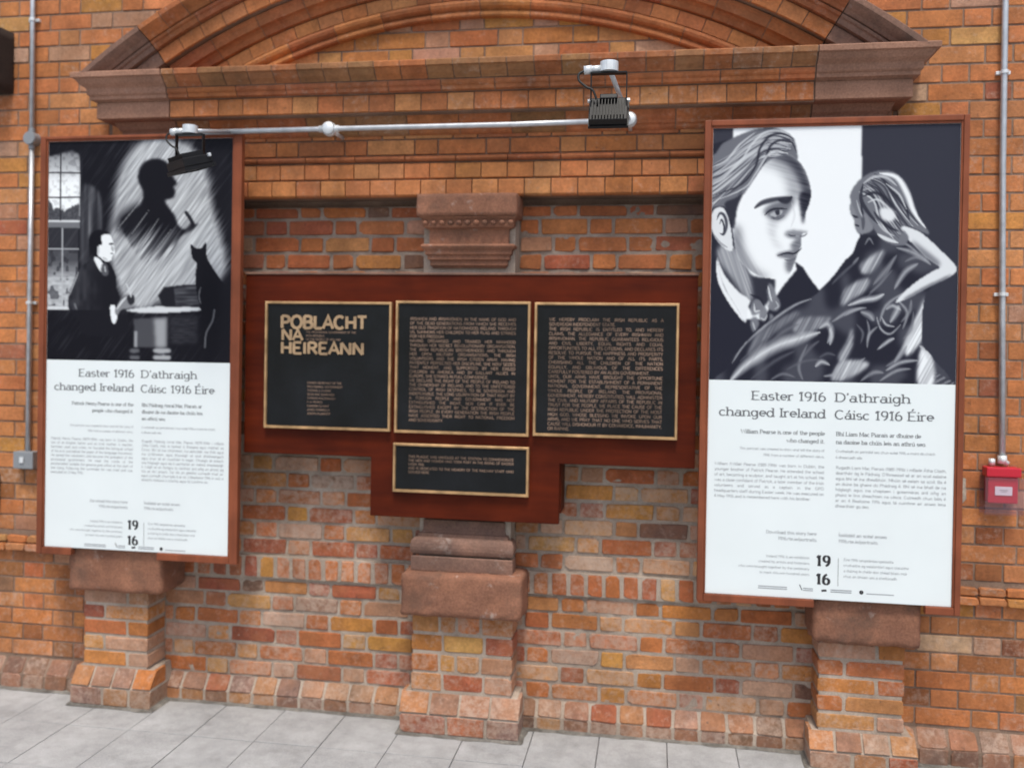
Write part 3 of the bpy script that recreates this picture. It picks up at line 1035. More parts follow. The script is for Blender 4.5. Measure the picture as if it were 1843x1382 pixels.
# ================================================================== LETTERING
def A(cx, cy, rx, ry, a0, a1, n=8):
    return [(cx+rx*math.cos(math.radians(a0+(a1-a0)*i/n)), cy+ry*math.sin(math.radians(a0+(a1-a0)*i/n))) for i in range(n+1)]
O_ = lambda cx, cy, rx, ry: A(cx, cy, rx, ry, 90, 450, 12)
GL = {
 'a': (5, [O_(2.1, 1.4, 1.6, 1.4), [(3.9, 0), (3.9, 3.3)] + A(2.4, 3.3, 1.5, 1.3, 0, 150, 5)]),
 'b': (5.2, [[(0.9, 0), (0.9, 7)], O_(2.8, 2.3, 1.9, 2.3)]),
 'c': (4.6, [A(2.5, 2.3, 2.0, 2.3, 45, 315)]),
 'd': (5.2, [[(4.2, 0), (4.2, 7)], O_(2.3, 2.3, 1.9, 2.3)]),
 'e': (4.8, [[(0.5, 2.5), (4.3, 2.5)] + A(2.4, 2.5, 1.9, 2.1, 0, 310, 9)]),
 'f': (3.4, [[(1.4, 0), (1.4, 5.6)] + A(2.6, 5.6, 1.2, 1.4, 180, 70, 4), [(0.3, 4.5), (3.0, 4.5)]]),
 'g': (5.2, [O_(2.3, 2.4, 1.8, 2.2), [(4.2, 4.6), (4.2, -0.6)] + A(2.5, -0.6, 1.7, 1.5, 0, -150, 5)]),
 'h': (5.4, [[(0.9, 0), (0.9, 7)], A(2.6, 3.1, 1.7, 1.5, 180, 0, 5) + [(4.3, 0)]]),
 'i': (2.2, [[(1.1, 0), (1.1, 4.6)], [(1.1, 6.0), (1.1, 6.9)]]),
 'j': (2.4, [[(1.5, 4.6), (1.5, -1), (0.3, -1.9)], [(1.5, 6.0), (1.5, 6.9)]]),
 'k': (5.0, [[(0.9, 0), (0.9, 7)], [(4.3, 4.6), (1.2, 2.0)], [(2.2, 2.9), (4.5, 0)]]),
 'l': (2.2, [[(1.1, 0), (1.1, 7)]]),
 'm': (8.0, [[(0.9, 0), (0.9, 4.6)], A(2.4, 3.1, 1.5, 1.5, 180, 0, 5) + [(3.9, 0)], A(5.4, 3.1, 1.5, 1.5, 180, 0, 5) + [(6.9, 0)]]),
 'n': (5.4, [[(0.9, 0), (0.9, 4.6)], A(2.6, 3.1, 1.7, 1.5, 180, 0, 5) + [(4.3, 0)]]),
 'o': (5.0, [O_(2.5, 2.3, 2.0, 2.3)]),
 'p': (5.2, [[(0.9, -2), (0.9, 4.6)], O_(2.8, 2.3, 1.9, 2.3)]),
 'q': (5.2, [[(4.2, -2), (4.2, 4.6)], O_(2.3, 2.3, 1.9, 2.3)]),
 'r': (3.8, [[(0.9, 0), (0.9, 4.6)], A(2.6, 2.9, 1.7, 1.7, 180, 55, 5)]),
 's': (4.2, [A(2.1, 3.4, 1.5, 1.2, 40, 250, 6) + A(2.1, 1.2, 1.6, 1.2, 70, -140, 6)]),
 't': (3.4, [[(1.4, 6.2), (1.4, 1.2)] + A(2.6, 1.2, 1.2, 1.2, 180, 300, 4), [(0.3, 4.5), (3.0, 4.5)]]),
 'u': (5.4, [[(0.9, 4.6)] + A(2.6, 1.5, 1.7, 1.5, 180, 360, 5), [(4.3, 4.6), (4.3, 0)]]),
 'v': (4.8, [[(0.4, 4.6), (2.4, 0), (4.4, 4.6)]]),
 'w': (7.0, [[(0.4, 4.6), (2.0, 0), (3.5, 4.4), (5.0, 0), (6.6, 4.6)]]),
 'x': (4.8, [[(0.5, 4.6), (4.3, 0)], [(4.3, 4.6), (0.5, 0)]]),
 'y': (4.8, [[(0.4, 4.6), (2.4, 0.2)], [(4.4, 4.6), (1.4, -2.2)]]),
 'z': (4.4, [[(0.5, 4.5), (3.9, 4.5), (0.5, 0.1), (4.0, 0.1)]]),
 'A': (6.4, [[(0.4, 0), (3.2, 7), (6.0, 0)], [(1.4, 2.4), (5.0, 2.4)]]),
 'B': (6.0, [[(1, 0), (1, 7)], [(1, 6.9)] + A(3.2, 5.3, 1.8, 1.6, 90, -90, 6) + [(1, 3.7)], [(1.1, 3.6)] + A(3.4, 1.85, 2.0, 1.75, 90, -90, 6) + [(1, 0.1)]]),
 'C': (6.4, [A(3.4, 3.5, 2.8, 3.5, 45, 315, 10)]),
 'D': (6.6, [[(1, 0), (1, 7)], [(1, 6.9)] + A(3.0, 3.5, 2.9, 3.4, 90, -90, 9) + [(1, 0.1)]]),
 'E': (5.8, [[(1, 0), (1, 7)], [(1, 6.9), (5.1, 6.9)], [(1, 3.6), (4.4, 3.6)], [(1, 0.1), (5.3, 0.1)]]),
 'F': (5.4, [[(1, 0), (1, 7)], [(1, 6.9), (5.0, 6.9)], [(1, 3.6), (4.3, 3.6)]]),
 'G': (6.8, [A(3.4, 3.5, 2.8, 3.5, 45, 350, 11), [(3.8, 3.0), (6.1, 3.0)]]),
 'H': (6.6, [[(1, 0), (1, 7)], [(5.6, 0), (5.6, 7)], [(1, 3.6), (5.6, 3.6)]]),
 'I': (2.6, [[(1.3, 0), (1.3, 7)]]),
 'J': (4.6, [[(3.6, 7), (3.6, 1.6)] + A(2.1, 1.6, 1.5, 1.6, 0, -160, 5)]),
 'K': (6.2, [[(1, 0), (1, 7)], [(5.4, 7), (1.2, 2.8)], [(2.6, 4.2), (5.7, 0)]]),
 'L': (5.2, [[(1, 0), (1, 7)], [(1, 0.1), (4.9, 0.1)]]),
 'M': (7.8, [[(1, 0), (1, 7)], [(1, 7), (3.9, 1.2), (6.8, 7)], [(6.8, 7), (6.8, 0)]]),
 'N': (6.8, [[(1, 0), (1, 7)], [(1, 7), (5.8, 0)], [(5.8, 0), (5.8, 7)]]),
 'O': (7.0, [O_(3.5, 3.5, 2.9, 3.5)]),
 'P': (5.8, [[(1, 0), (1, 7)], [(1, 6.9)] + A(3.1, 5.1, 2.0, 1.8, 90, -90, 6) + [(1, 3.3)]]),
 'Q': (7.0, [O_(3.5, 3.5, 2.9, 3.5), [(4.2, 1.8), (6.3, -0.5)]]),
 'R': (6.2, [[(1, 0), (1, 7)], [(1, 6.9)] + A(3.1, 5.2, 2.0, 1.7, 90, -90, 6) + [(1, 3.5)], [(3.0, 3.5), (5.6, 0)]]),
 'S': (5.6, [A(2.8, 5.2, 2.1, 1.8, 40, 260, 7) + A(2.8, 1.8, 2.2, 1.8, 80, -140, 7)]),
 'T': (5.8, [[(2.9, 0), (2.9, 7)], [(0.4, 6.9), (5.4, 6.9)]]),
 'U': (6.6, [[(1, 7)] + A(3.3, 2.3, 2.3, 2.3, 180, 360, 8) + [(5.6, 7)]]),
 'V': (6.2, [[(0.4, 7), (3.1, 0), (5.8, 7)]]),
 'W': (9.0, [[(0.4, 7), (2.5, 0), (4.5, 6.6), (6.5, 0), (8.6, 7)]]),
 'X': (6.0, [[(0.5, 7), (5.5, 0)], [(5.5, 7), (0.5, 0)]]),
 'Y': (6.0, [[(0.4, 7), (3, 3.2)], [(5.6, 7), (3, 3.2)], [(3, 3.2), (3, 0)]]),
 'Z': (5.6, [[(0.5, 6.9), (5.0, 6.9), (0.5, 0.1), (5.1, 0.1)]]),
 '1': (3.8, [[(0.6, 5.6), (2.1, 7)], [(2.1, 7), (2.1, 0)]]),
 '2': (5.0, [A(2.5, 5.0, 1.9, 2.0, 160, -30, 6) + [(0.6, 0.1), (4.6, 0.1)]]),
 '3': (5.0, [A(2.4, 5.3, 1.7, 1.7, 150, -90, 6), A(2.4, 1.8, 2.0, 1.8, 90, -150, 7)]),
 '4': (5.0, [[(3.6, 0), (3.6, 7)], [(3.6, 7), (0.4, 2), (4.8, 2)]]),
 '5': (5.0, [[(4.4, 6.9), (1.0, 6.9), (0.9, 3.8)], A(2.4, 2.2, 2.1, 2.2, 130, -150, 8)]),
 '6': (5.0, [O_(2.5, 2.1, 1.9, 2.1), A(3.6, 2.9, 3.0, 4.1, 175, 100, 6)]),
 '7': (4.6, [[(0.4, 6.9), (4.3, 6.9), (1.6, 0)]]),
 '8': (5.0, [O_(2.5, 5.3, 1.6, 1.6), O_(2.5, 1.9, 1.9, 1.9)]),
 '9': (5.0, [O_(2.5, 4.9, 1.9, 2.1), A(1.4, 4.1, 3.0, 4.1, -5, -80, 6)]),
 '0': (5.0, [O_(2.5, 3.5, 1.9, 3.5)]),
 '.': (2.0, [[(1, 0), (1, 0.9)]]), ',': (2.0, [[(1.2, 0.7), (0.7, -1.0)]]), "'": (1.8, [[(1.1, 7), (0.7, 5.4)]]),
 '-': (3.4, [[(0.5, 2.5), (2.9, 2.5)]]), ':': (2.0, [[(1, 0), (1, 0.9)], [(1, 3.4), (1, 4.3)]]), '(': (2.6, [A(3.4, 3, 2.4, 4.4, 130, 230, 5)]),
 ')': (2.6, [A(-0.8, 3, 2.4, 4.4, 50, -50, 5)]), '/': (3.4, [[(0.4, -0.5), (3.0, 7.2)]]), ' ': (2.9, []), '·': (2, []),
}
for base, ac in (('a', 'á'), ('e', 'é'), ('i', 'í'), ('o', 'ó'), ('u', 'ú'), ('E', 'É'), ('A', 'Á'), ('I', 'Í')):
    w, st = GL[base]
    top = 7.9 if base.isupper() else 5.6
    st = st[:1] if base == 'i' else st
    GL[ac] = (w, st + [[(w/2-0.2, top), (w/2+0.9, top+1.5)]])

def text_width(t, h, track=0.0):
    return sum(GL[c][0]+track for c in t)*h/7.0

class Letters:
    """Strokes as flat ribbons (thick=0) or raised strips, in the plane y = Y, facing -y."""
    def __init__(s, org):
        s.g = Geo(org)
        s.k = 0
        s.sx = 1.0
    def ribbon(s, pts, X, Z, h, y, wt, wn, raised):
        P = [Vector((X+px*s.sx*h/7.0, 0, Z+pz*h/7.0)) for px, pz in pts]
        Q = [P[0]]
        for p in P[1:]:
            if (p-Q[-1]).length > 1e-5:
                Q.append(p)
        P = Q
        if len(P) < 2:
            return
        loop = (P[0]-P[-1]).length < 1e-4
        L, R = [], []
        n = len(P)
        for i, p in enumerate(P):
            if loop:
                a = P[i]-P[i-1] if i > 0 else P[-1]-P[-2]
                b = P[i+1]-P[i] if i < n-1 else P[1]-P[0]
            else:
                a = P[i]-P[i-1] if i > 0 else P[1]-P[0]
                b = P[i+1]-P[i] if i < n-1 else P[-1]-P[-2]
            a, b = a.normalized(), b.normalized()
            d = (a+b)
            d = d.normalized() if d.length > 0.3 else b
            nn = Vector((-d.z, 0, d.x))
            m = 1/max(0.55, abs(nn.dot(Vector((-b.z, 0, b.x)))))
            w = (wn + (wt-wn)*abs(d.z))*0.5*m
            L.append(p+nn*w); R.append(p-nn*w)
        s.k += 1
        yy = y - (s.k % 7)*0.00004
        vs = []
        for l, r in zip(L, R):
            vs += [(l.x, yy, l.z), (r.x, yy, r.z)]
        fs = [(2*i, 2*i+1, 2*i+3, 2*i+2) for i in range(n-1)]
        if raised:
            m_ = len(vs)
            vs += [(x, y+raised, z) for x, _, z in vs[:m_]]
            for i in range(n-1):
                fs += [(2*i, 2*i+2, m_+2*i+2, m_+2*i), (2*i+1, m_+2*i+1, m_+2*i+3, 2*i+3)]
            fs += [(0, m_, m_+1, 1), (m_-2, m_-1, 2*m_-1, 2*m_-2)]
        s.g.add(vs, fs)
    def text(s, t, x, z, h, y, wt=0.16, wn=0.08, serif=0.0, align='l', track=0.0, raised=0.0, width=None, fit=None):
        """x = left edge (or right edge), z = baseline, h = cap height; width justifies."""
        sx = 1.0
        if fit is not None:
            sx = fit/text_width(t, h, track)
            s.sx = sx
        else:
            s.sx = 1.0
        tw = text_width(t, h, track)
        gap = 0.0
        if width is not None:
            sp = t.count(' ')
            if sp and tw > width*0.72:
                gap = (width-tw)/sp
        tw *= sx
        if align == 'r':
            x = x - tw
        elif align == 'c':
            x = x - tw/2
        for c in t:
            w, st = GL[c]
            for pts in st:
                s.ribbon(pts, x, z, h, y, wt*h, wn*h, raised)
                if serif and len(pts) >= 2:
                    for (p, q) in ((pts[0], pts[1]), (pts[-1], pts[-2])):
                        if abs(p[0]-q[0]) < 0.15 and abs(p[1]-q[1]) > 1.6 and (p[1] < 0.2 or p[1] > 4.4):
                            zz = p[1] + (0.25 if p[1] < q[1] else -0.25)
                            xr_ = 1.15
                            xl_ = 1.15
                            if p[1] > 4 and c.islower():
                                xr_ = 0.2
                            s.ribbon([(p[0]-xl_, zz), (p[0]+xr_, zz)], x, z, h, y, wn*h, wn*h*1.15, raised)
            x += (w+track)*sx*h/7.0 + (gap if c == ' ' else 0)
    def obj(s, name, mat, parent):
        o = s.g.obj(name, mat, parent)
        o['kind'] = 'stuff'
        return o

def wrap(t, width, h):
    out, cur = [], ''
    for w in t.split():
        if cur and text_width(cur+' '+w, h) > width:
            out.append(cur); cur = w
        else:
            cur = (cur+' '+w).strip()
    out.append(cur)
    return out

# ================================================================== WOODEN BOARD AND PLAQUES
BO = (-0.83, -0.16, 1.5)
board = root('wooden_board', BO, 'varnished dark mahogany board with a stepped lower edge, carrying four dark bronze plaques', 'board')
bx0, bx1, bz0, bz1, tx0, tx1, tz = -1.843, 0.176, 1.219, 2.030, -1.240, -0.395, 0.958
g = Geo(BO)
bm = bmesh.new()
outl = [(bx0, bz1), (bx0, bz0), (tx0, bz0), (tx0, tz), (tx1, tz), (tx1, bz0), (bx1, bz0), (bx1, bz1)]
f = bm.faces.new([bm.verts.new((x-BO[0], -0.190-BO[1], z-BO[2])) for x, z in outl])
r = bmesh.ops.extrude_face_region(bm, geom=[f])
bmesh.ops.translate(bm, verts=[v for v in r['geom'] if isinstance(v, bmesh.types.BMVert)], vec=(0, 0.034, 0))
bmesh.ops.bevel(bm, geom=[e for e in bm.edges], offset=0.0025, segments=2, affect='EDGES')
bm_obj('panel', bm, 'mahogany', board, (0, 0, 0))
g = Geo(BO)
for xx in (-1.7, -1.2, -0.42, 0.05):
    g.box(xx-0.03, xx+0.03, -0.156, 0.0, 1.30 if xx not in (-1.2, -0.42) else 1.0, 1.98)
g.obj('batten', 'mahogany', board)['kind'] = 'stuff'
g = Geo(BO)
g.box(bx0-0.004, bx1+0.004, -0.196, -0.14, bz1+0.0005, bz1+0.010, 0.002)
g.obj('top_strip', 'stone_grey', board)

def plaque(x0, x1, z0, z1, label):
    o = ((x0+x1)/2, -0.191, (z0+z1)/2)
    rt = root('plaque', o, label, 'plaque', 'bronze plaques on the mahogany board')
    g = Geo(o)
    g.box(x0+0.004, x1-0.004, -0.209, -0.1915, z0+0.004, z1-0.004, 0.0015)
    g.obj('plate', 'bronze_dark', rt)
    # raised rim: four mitred bars with a sloping inner edge
    g = Geo(o)
    w = 0.0125
    yo, yi, yb = -0.2165, -0.2085, -0.1915
    ring = lambda d, y: [(x0+d, y, z0+d), (x1-d, y, z0+d), (x1-d, y, z1-d), (x0+d, y, z1-d)]
    vs = ring(0, yb) + ring(0, yo+0.002) + ring(0.002, yo) + ring(w-0.003, yo) + ring(w, yi)
    fs = []
    for k in range(4):
        for i in range(4):
            a, b = k*4+i, k*4+(i+1) % 4
            fs.append((a, b, b+4, a+4))
    g.add(vs, fs)
    g.obj('rim', 'bronze', rt)
    return rt, o

def lines_on(rt, o, x0, x1, ztop, pitch, h, paras, nchar, mat='letter_dull', last_left=True):
    L = Letters(o)
    z = ztop
    for p in paras:
        ls = wrap(p, x1-x0, h)
        for i, t in enumerate(ls):
            tw = text_width(t, h)
            hh = h if tw <= (x1-x0) else h*(x1-x0)/tw
            L.text(t, x0, z-h, hh, -0.2100, 0.21, 0.19, raised=0.0, width=(x1-x0) if i < len(ls)-1 else None)
            z -= pitch
    L.obj('lettering', mat, rt)

p1, o1 = plaque(-1.738, -1.147, 1.337, 1.908, 'bronze plaque headed POBLACHT NA hEIREANN in large raised letters above a short list of names')
L = Letters(o1)
L.text('POBLACHT', -1.665, 1.788, 0.055, -0.2125, 0.25, 0.22, raised=0.004, fit=0.406)
L.text('NA', -1.661, 1.734, 0.048, -0.2125, 0.25, 0.22, raised=0.004, fit=0.104)
L.text('HEIREANN', -1.663, 1.674, 0.051, -0.2125, 0.25, 0.22, raised=0.004, fit=0.392)
L.obj('title_lettering', 'letter_bright', p1)
L = Letters(o1)
for i, t in enumerate(('THE PROVISIONAL GOVERNMENT OF THE', 'IRISH REPUBLIC', 'TO THE PEOPLE OF IRELAND')):
    L.text(t, -1.545, 1.767-0.0165*i, 0.0088, -0.2100, 0.19, 0.16)
for i, t in enumerate(('SIGNED ON BEHALF OF THE', 'PROVISIONAL GOVERNMENT', 'THOMAS J. CLARKE', 'SEAN MAC DIARMADA', 'THOMAS MACDONAGH', 'P. H. PEARSE', 'EAMONN CEANNT', 'JAMES CONNOLLY', 'JOSEPH PLUNKETT')):
    L.text(t, -1.535, 1.540-0.0172*i, 0.0090, -0.2100, 0.18, 0.15)
L.obj('lettering', 'letter_dull', p1)

T1 = ['IRISHMEN AND IRISHWOMEN: IN THE NAME OF GOD AND OF THE DEAD GENERATIONS FROM WHICH SHE RECEIVES HER OLD TRADITION OF NATIONHOOD, IRELAND, THROUGH US, SUMMONS HER CHILDREN TO HER FLAG AND STRIKES FOR HER FREEDOM.',
      'HAVING ORGANISED AND TRAINED HER MANHOOD THROUGH HER SECRET REVOLUTIONARY ORGANISATION, THE IRISH REPUBLICAN BROTHERHOOD, AND THROUGH HER OPEN MILITARY ORGANISATIONS, THE IRISH VOLUNTEERS AND THE IRISH CITIZEN ARMY, HAVING PATIENTLY PERFECTED HER DISCIPLINE, SHE NOW SEIZES THAT MOMENT, AND, SUPPORTED BY HER EXILED CHILDREN IN AMERICA AND BY GALLANT ALLIES IN EUROPE, SHE STRIKES IN FULL CONFIDENCE.',
      'WE DECLARE THE RIGHT OF THE PEOPLE OF IRELAND TO THE OWNERSHIP OF IRELAND, AND TO THE UNFETTERED CONTROL OF IRISH DESTINIES, TO BE SOVEREIGN AND INDEFEASIBLE. THE LONG USURPATION OF THAT RIGHT BY A FOREIGN PEOPLE AND GOVERNMENT HAS NOT EXTINGUISHED THE RIGHT, NOR CAN IT EVER BE EXTINGUISHED EXCEPT BY THE DESTRUCTION OF THE IRISH PEOPLE. IN EVERY GENERATION THE IRISH PEOPLE HAVE ASSERTED THEIR RIGHT TO NATIONAL FREEDOM AND SOVEREIGNTY.']
p2_, o2 = plaque(-1.128, -0.529, 1.334, 1.914, 'bronze plaque in the middle of the upper row, densely filled with small capitals')
lines_on(p2_, o2, -1.063, -0.592, 1.842, 0.0193, 0.0122, T1, 46)
T2 = ['WE HEREBY PROCLAIM THE IRISH REPUBLIC AS A SOVEREIGN INDEPENDENT STATE.',
      'THE IRISH REPUBLIC IS ENTITLED TO, AND HEREBY CLAIMS, THE ALLEGIANCE OF EVERY IRISHMAN AND IRISHWOMAN. THE REPUBLIC GUARANTEES RELIGIOUS AND CIVIL LIBERTY, EQUAL RIGHTS AND EQUAL OPPORTUNITIES TO ALL ITS CITIZENS, AND DECLARES ITS RESOLVE TO PURSUE THE HAPPINESS AND PROSPERITY OF THE WHOLE NATION AND OF ALL ITS PARTS, CHERISHING ALL THE CHILDREN OF THE NATION EQUALLY, AND OBLIVIOUS OF THE DIFFERENCES CAREFULLY FOSTERED BY AN ALIEN GOVERNMENT.',
      'UNTIL OUR ARMS HAVE BROUGHT THE OPPORTUNE MOMENT FOR THE ESTABLISHMENT OF A PERMANENT NATIONAL GOVERNMENT, REPRESENTATIVE OF THE WHOLE PEOPLE OF IRELAND, THE PROVISIONAL GOVERNMENT, HEREBY CONSTITUTED, WILL ADMINISTER THE CIVIL AND MILITARY AFFAIRS OF THE REPUBLIC IN TRUST FOR THE PEOPLE. WE PLACE THE CAUSE OF THE IRISH REPUBLIC UNDER THE PROTECTION OF THE MOST HIGH GOD, WHOSE BLESSING WE INVOKE UPON OUR ARMS, AND WE PRAY THAT NO ONE WHO SERVES THAT CAUSE WILL DISHONOUR IT BY COWARDICE, INHUMANITY, OR RAPINE.']
p3_, o3 = plaque(-0.511, 0.100, 1.339, 1.912, 'bronze plaque at the end nearest the portrait poster, paragraphs of small capitals')
lines_on(p3_, o3, -0.448, 0.036, 1.846, 0.0203, 0.0128, T2, 47)
p4_, o4 = plaque(-1.131, -0.526, 1.073, 1.288, 'small wide bronze plaque alone on the lower step of the board')
lines_on(p4_, o4, -1.062, -0.592, 1.236, 0.0170, 0.0105, ['THIS PLAQUE WAS UNVEILED AT THE STATION TO COMMEMORATE THE MEN AND WOMEN WHO TOOK PART IN THE RISING OF EASTER WEEK 1916', 'AND IS DEDICATED TO THE MEMORY OF THE RAILWAY STAFF WHO SERVED HERE'], 48)

# ================================================================== POSTER PICTURES (flat print)
def catmull(P, closed=True, n=5):
    P = np.array(P, float)
    N = len(P)
    out = []
    rng = range(N) if closed else range(N-1)
    for i in rng:
        p0 = P[(i-1) % N] if closed or i > 0 else P[i]
        p1, p2 = P[i], P[(i+1) % N]
        p3 = P[(i+2) % N] if closed or i+2 < N else P[min(i+1, N-1)]
        for k in range(n):
            t = k/n
            out.append(0.5*((2*p1)+(-p0+p2)*t+(2*p0-5*p1+4*p2-p3)*t*t+(-p0+3*p1-3*p2+p3)*t**3))
    if not closed:
        out.append(P[-1])
    return np.array(out)

class Art:
    def __init__(s, tl, tr, bl, br, nx, ny):
        u, v = np.meshgrid(np.linspace(0, 1, nx), np.linspace(0, 1, ny))
        f = lambda k: (tl[k]*(1-u)+tr[k]*u)*(1-v) + (bl[k]*(1-u)+br[k]*u)*v
        s.X, s.Y, s.nx, s.ny = f(0), f(1), nx, ny
        s.I = np.zeros_like(u)
        s.px = (tr[0]-tl[0])/nx
    def blur(s, m, px):
        r = px/s.px
        if r < 0.3:
            return m
        n = int(max(1, round(r)))
        k = np.exp(-0.5*(np.arange(-2*n, 2*n+1)/max(r*0.8, 0.4))**2); k /= k.sum()
        q = 2*n
        for ax in (0, 1):
            pad = [(0, 0), (0, 0)]; pad[ax] = (q, q)
            P = np.pad(m, pad, mode='edge')
            out = np.zeros_like(m)
            for i, w in enumerate(k):
                out += w*(P[i:i+m.shape[0], :] if ax == 0 else P[:, i:i+m.shape[1]])
            m = out
        return m
    def mask(s, pts, smooth=True, soft=3):
        P = catmull(pts) if smooth else np.array(pts, float)
        x0, y0 = P.min(0)-2; x1, y1 = P.max(0)+2
        m = np.zeros(s.X.shape)
        sel = (s.X > x0) & (s.X < x1) & (s.Y > y0) & (s.Y < y1)
        X, Y = s.X[sel], s.Y[sel]
        ins = np.zeros(X.shape, bool)
        for (xa, ya), (xb, yb) in zip(P, np.roll(P, -1, 0)):
            if ya == yb:
                continue
            c = ((ya > Y) != (yb > Y)) & (X < (xb-xa)*(Y-ya)/(yb-ya)+xa)
            ins ^= c
        m[sel] = ins
        return s.blur(m, soft)
    def fill(s, pts, val, smooth=True, soft=3, a=1.0):
        m = s.mask(pts, smooth, soft)*a
        s.I = s.I*(1-m) + val*m
        return m
    def lay(s, m, val):
        s.I = s.I*(1-m) + val*m
    def stroke(s, pts, w, val, a=1.0, taper=True, soft=0.5, clip=None):
        P = catmull(pts, False, 4)
        n = len(P)
        x0, y0 = P.min(0)-w*2; x1, y1 = P.max(0)+w*2
        sel = (s.X > x0) & (s.X < x1) & (s.Y > y0) & (s.Y < y1)
        if not sel.any():
            return
        X, Y = s.X[sel], s.Y[sel]
        best = np.full(X.shape, 9.0)
        for i in range(n-1):
            a_, b_ = P[i], P[i+1]
            d = b_-a_
            L2 = max((d**2).sum(), 1e-6)
            t = np.clip(((X-a_[0])*d[0]+(Y-a_[1])*d[1])/L2, 0, 1)
            dist = np.hypot(X-a_[0]-t*d[0], Y-a_[1]-t*d[1])
            q = (i+t)/(n-1)
            ww = w*(np.sin(np.pi*np.clip(q, 0.02, 0.98))**0.6 if taper else 1.0)
            best = np.minimum(best, dist/np.maximum(ww, 1e-3))
        m = np.clip((1-best)/soft, 0, 1)*a
        if clip is not None:
            m = m*clip[sel]
        s.I[sel] = s.I[sel]*(1-m) + val*m
    def fibre(s, ang, across, along, seed):
        """Engraved streaks running along the angle."""
        c, sn = math.cos(math.radians(ang)), math.sin(math.radians(ang))
        a = s.X*c + s.Y*sn; b = -s.X*sn + s.Y*c
        return vnoise(b/across+300, a/along+300, seed)
    def mesh(s, name, corners, y, parent, lo, hi):
        (x0, z1), (x1, z0) = corners
        V = np.zeros((s.ny, s.nx, 3))
        o = parent_world(parent)
        V[..., 0] = np.linspace(x0, x1, s.nx)[None, :]-o.x
        V[..., 1] = y-o.y
        V[..., 2] = np.linspace(z1, z0, s.ny)[:, None]-o.z
        V = V.reshape(-1, 3)
        idx = np.arange(s.nx*s.ny).reshape(s.ny, s.nx)
        F = np.stack([idx[:-1, :-1], idx[1:, :-1], idx[1:, 1:], idx[:-1, 1:]], -1).reshape(-1, 4)
        me = bpy.data.meshes.new(name)
        me.vertices.add(len(V)); me.vertices.foreach_set('co', V.ravel())
        me.loops.add(F.size); me.loops.foreach_set('vertex_index', F.ravel())
        me.polygons.add(len(F)); me.polygons.foreach_set('loop_start', np.arange(0, F.size, 4))
        me.polygons.foreach_set('loop_total', np.full(len(F), 4))
        me.update(calc_edges=True)
        I = np.clip(s.I, 0, 1)[..., None]
        Cc = (np.array(lo)*(1-I) + np.array(hi)*I)**2.2
        Cc = np.concatenate([Cc, np.ones(I.shape)], -1).reshape(-1, 4).astype(np.float32)
        at = me.color_attributes.new('ink', 'FLOAT_COLOR', 'POINT')
        at.data.foreach_set('color', Cc.ravel())
        me.materials.append(M['print'])
        ob = bpy.data.objects.new(name, me)
        return link(ob, parent)

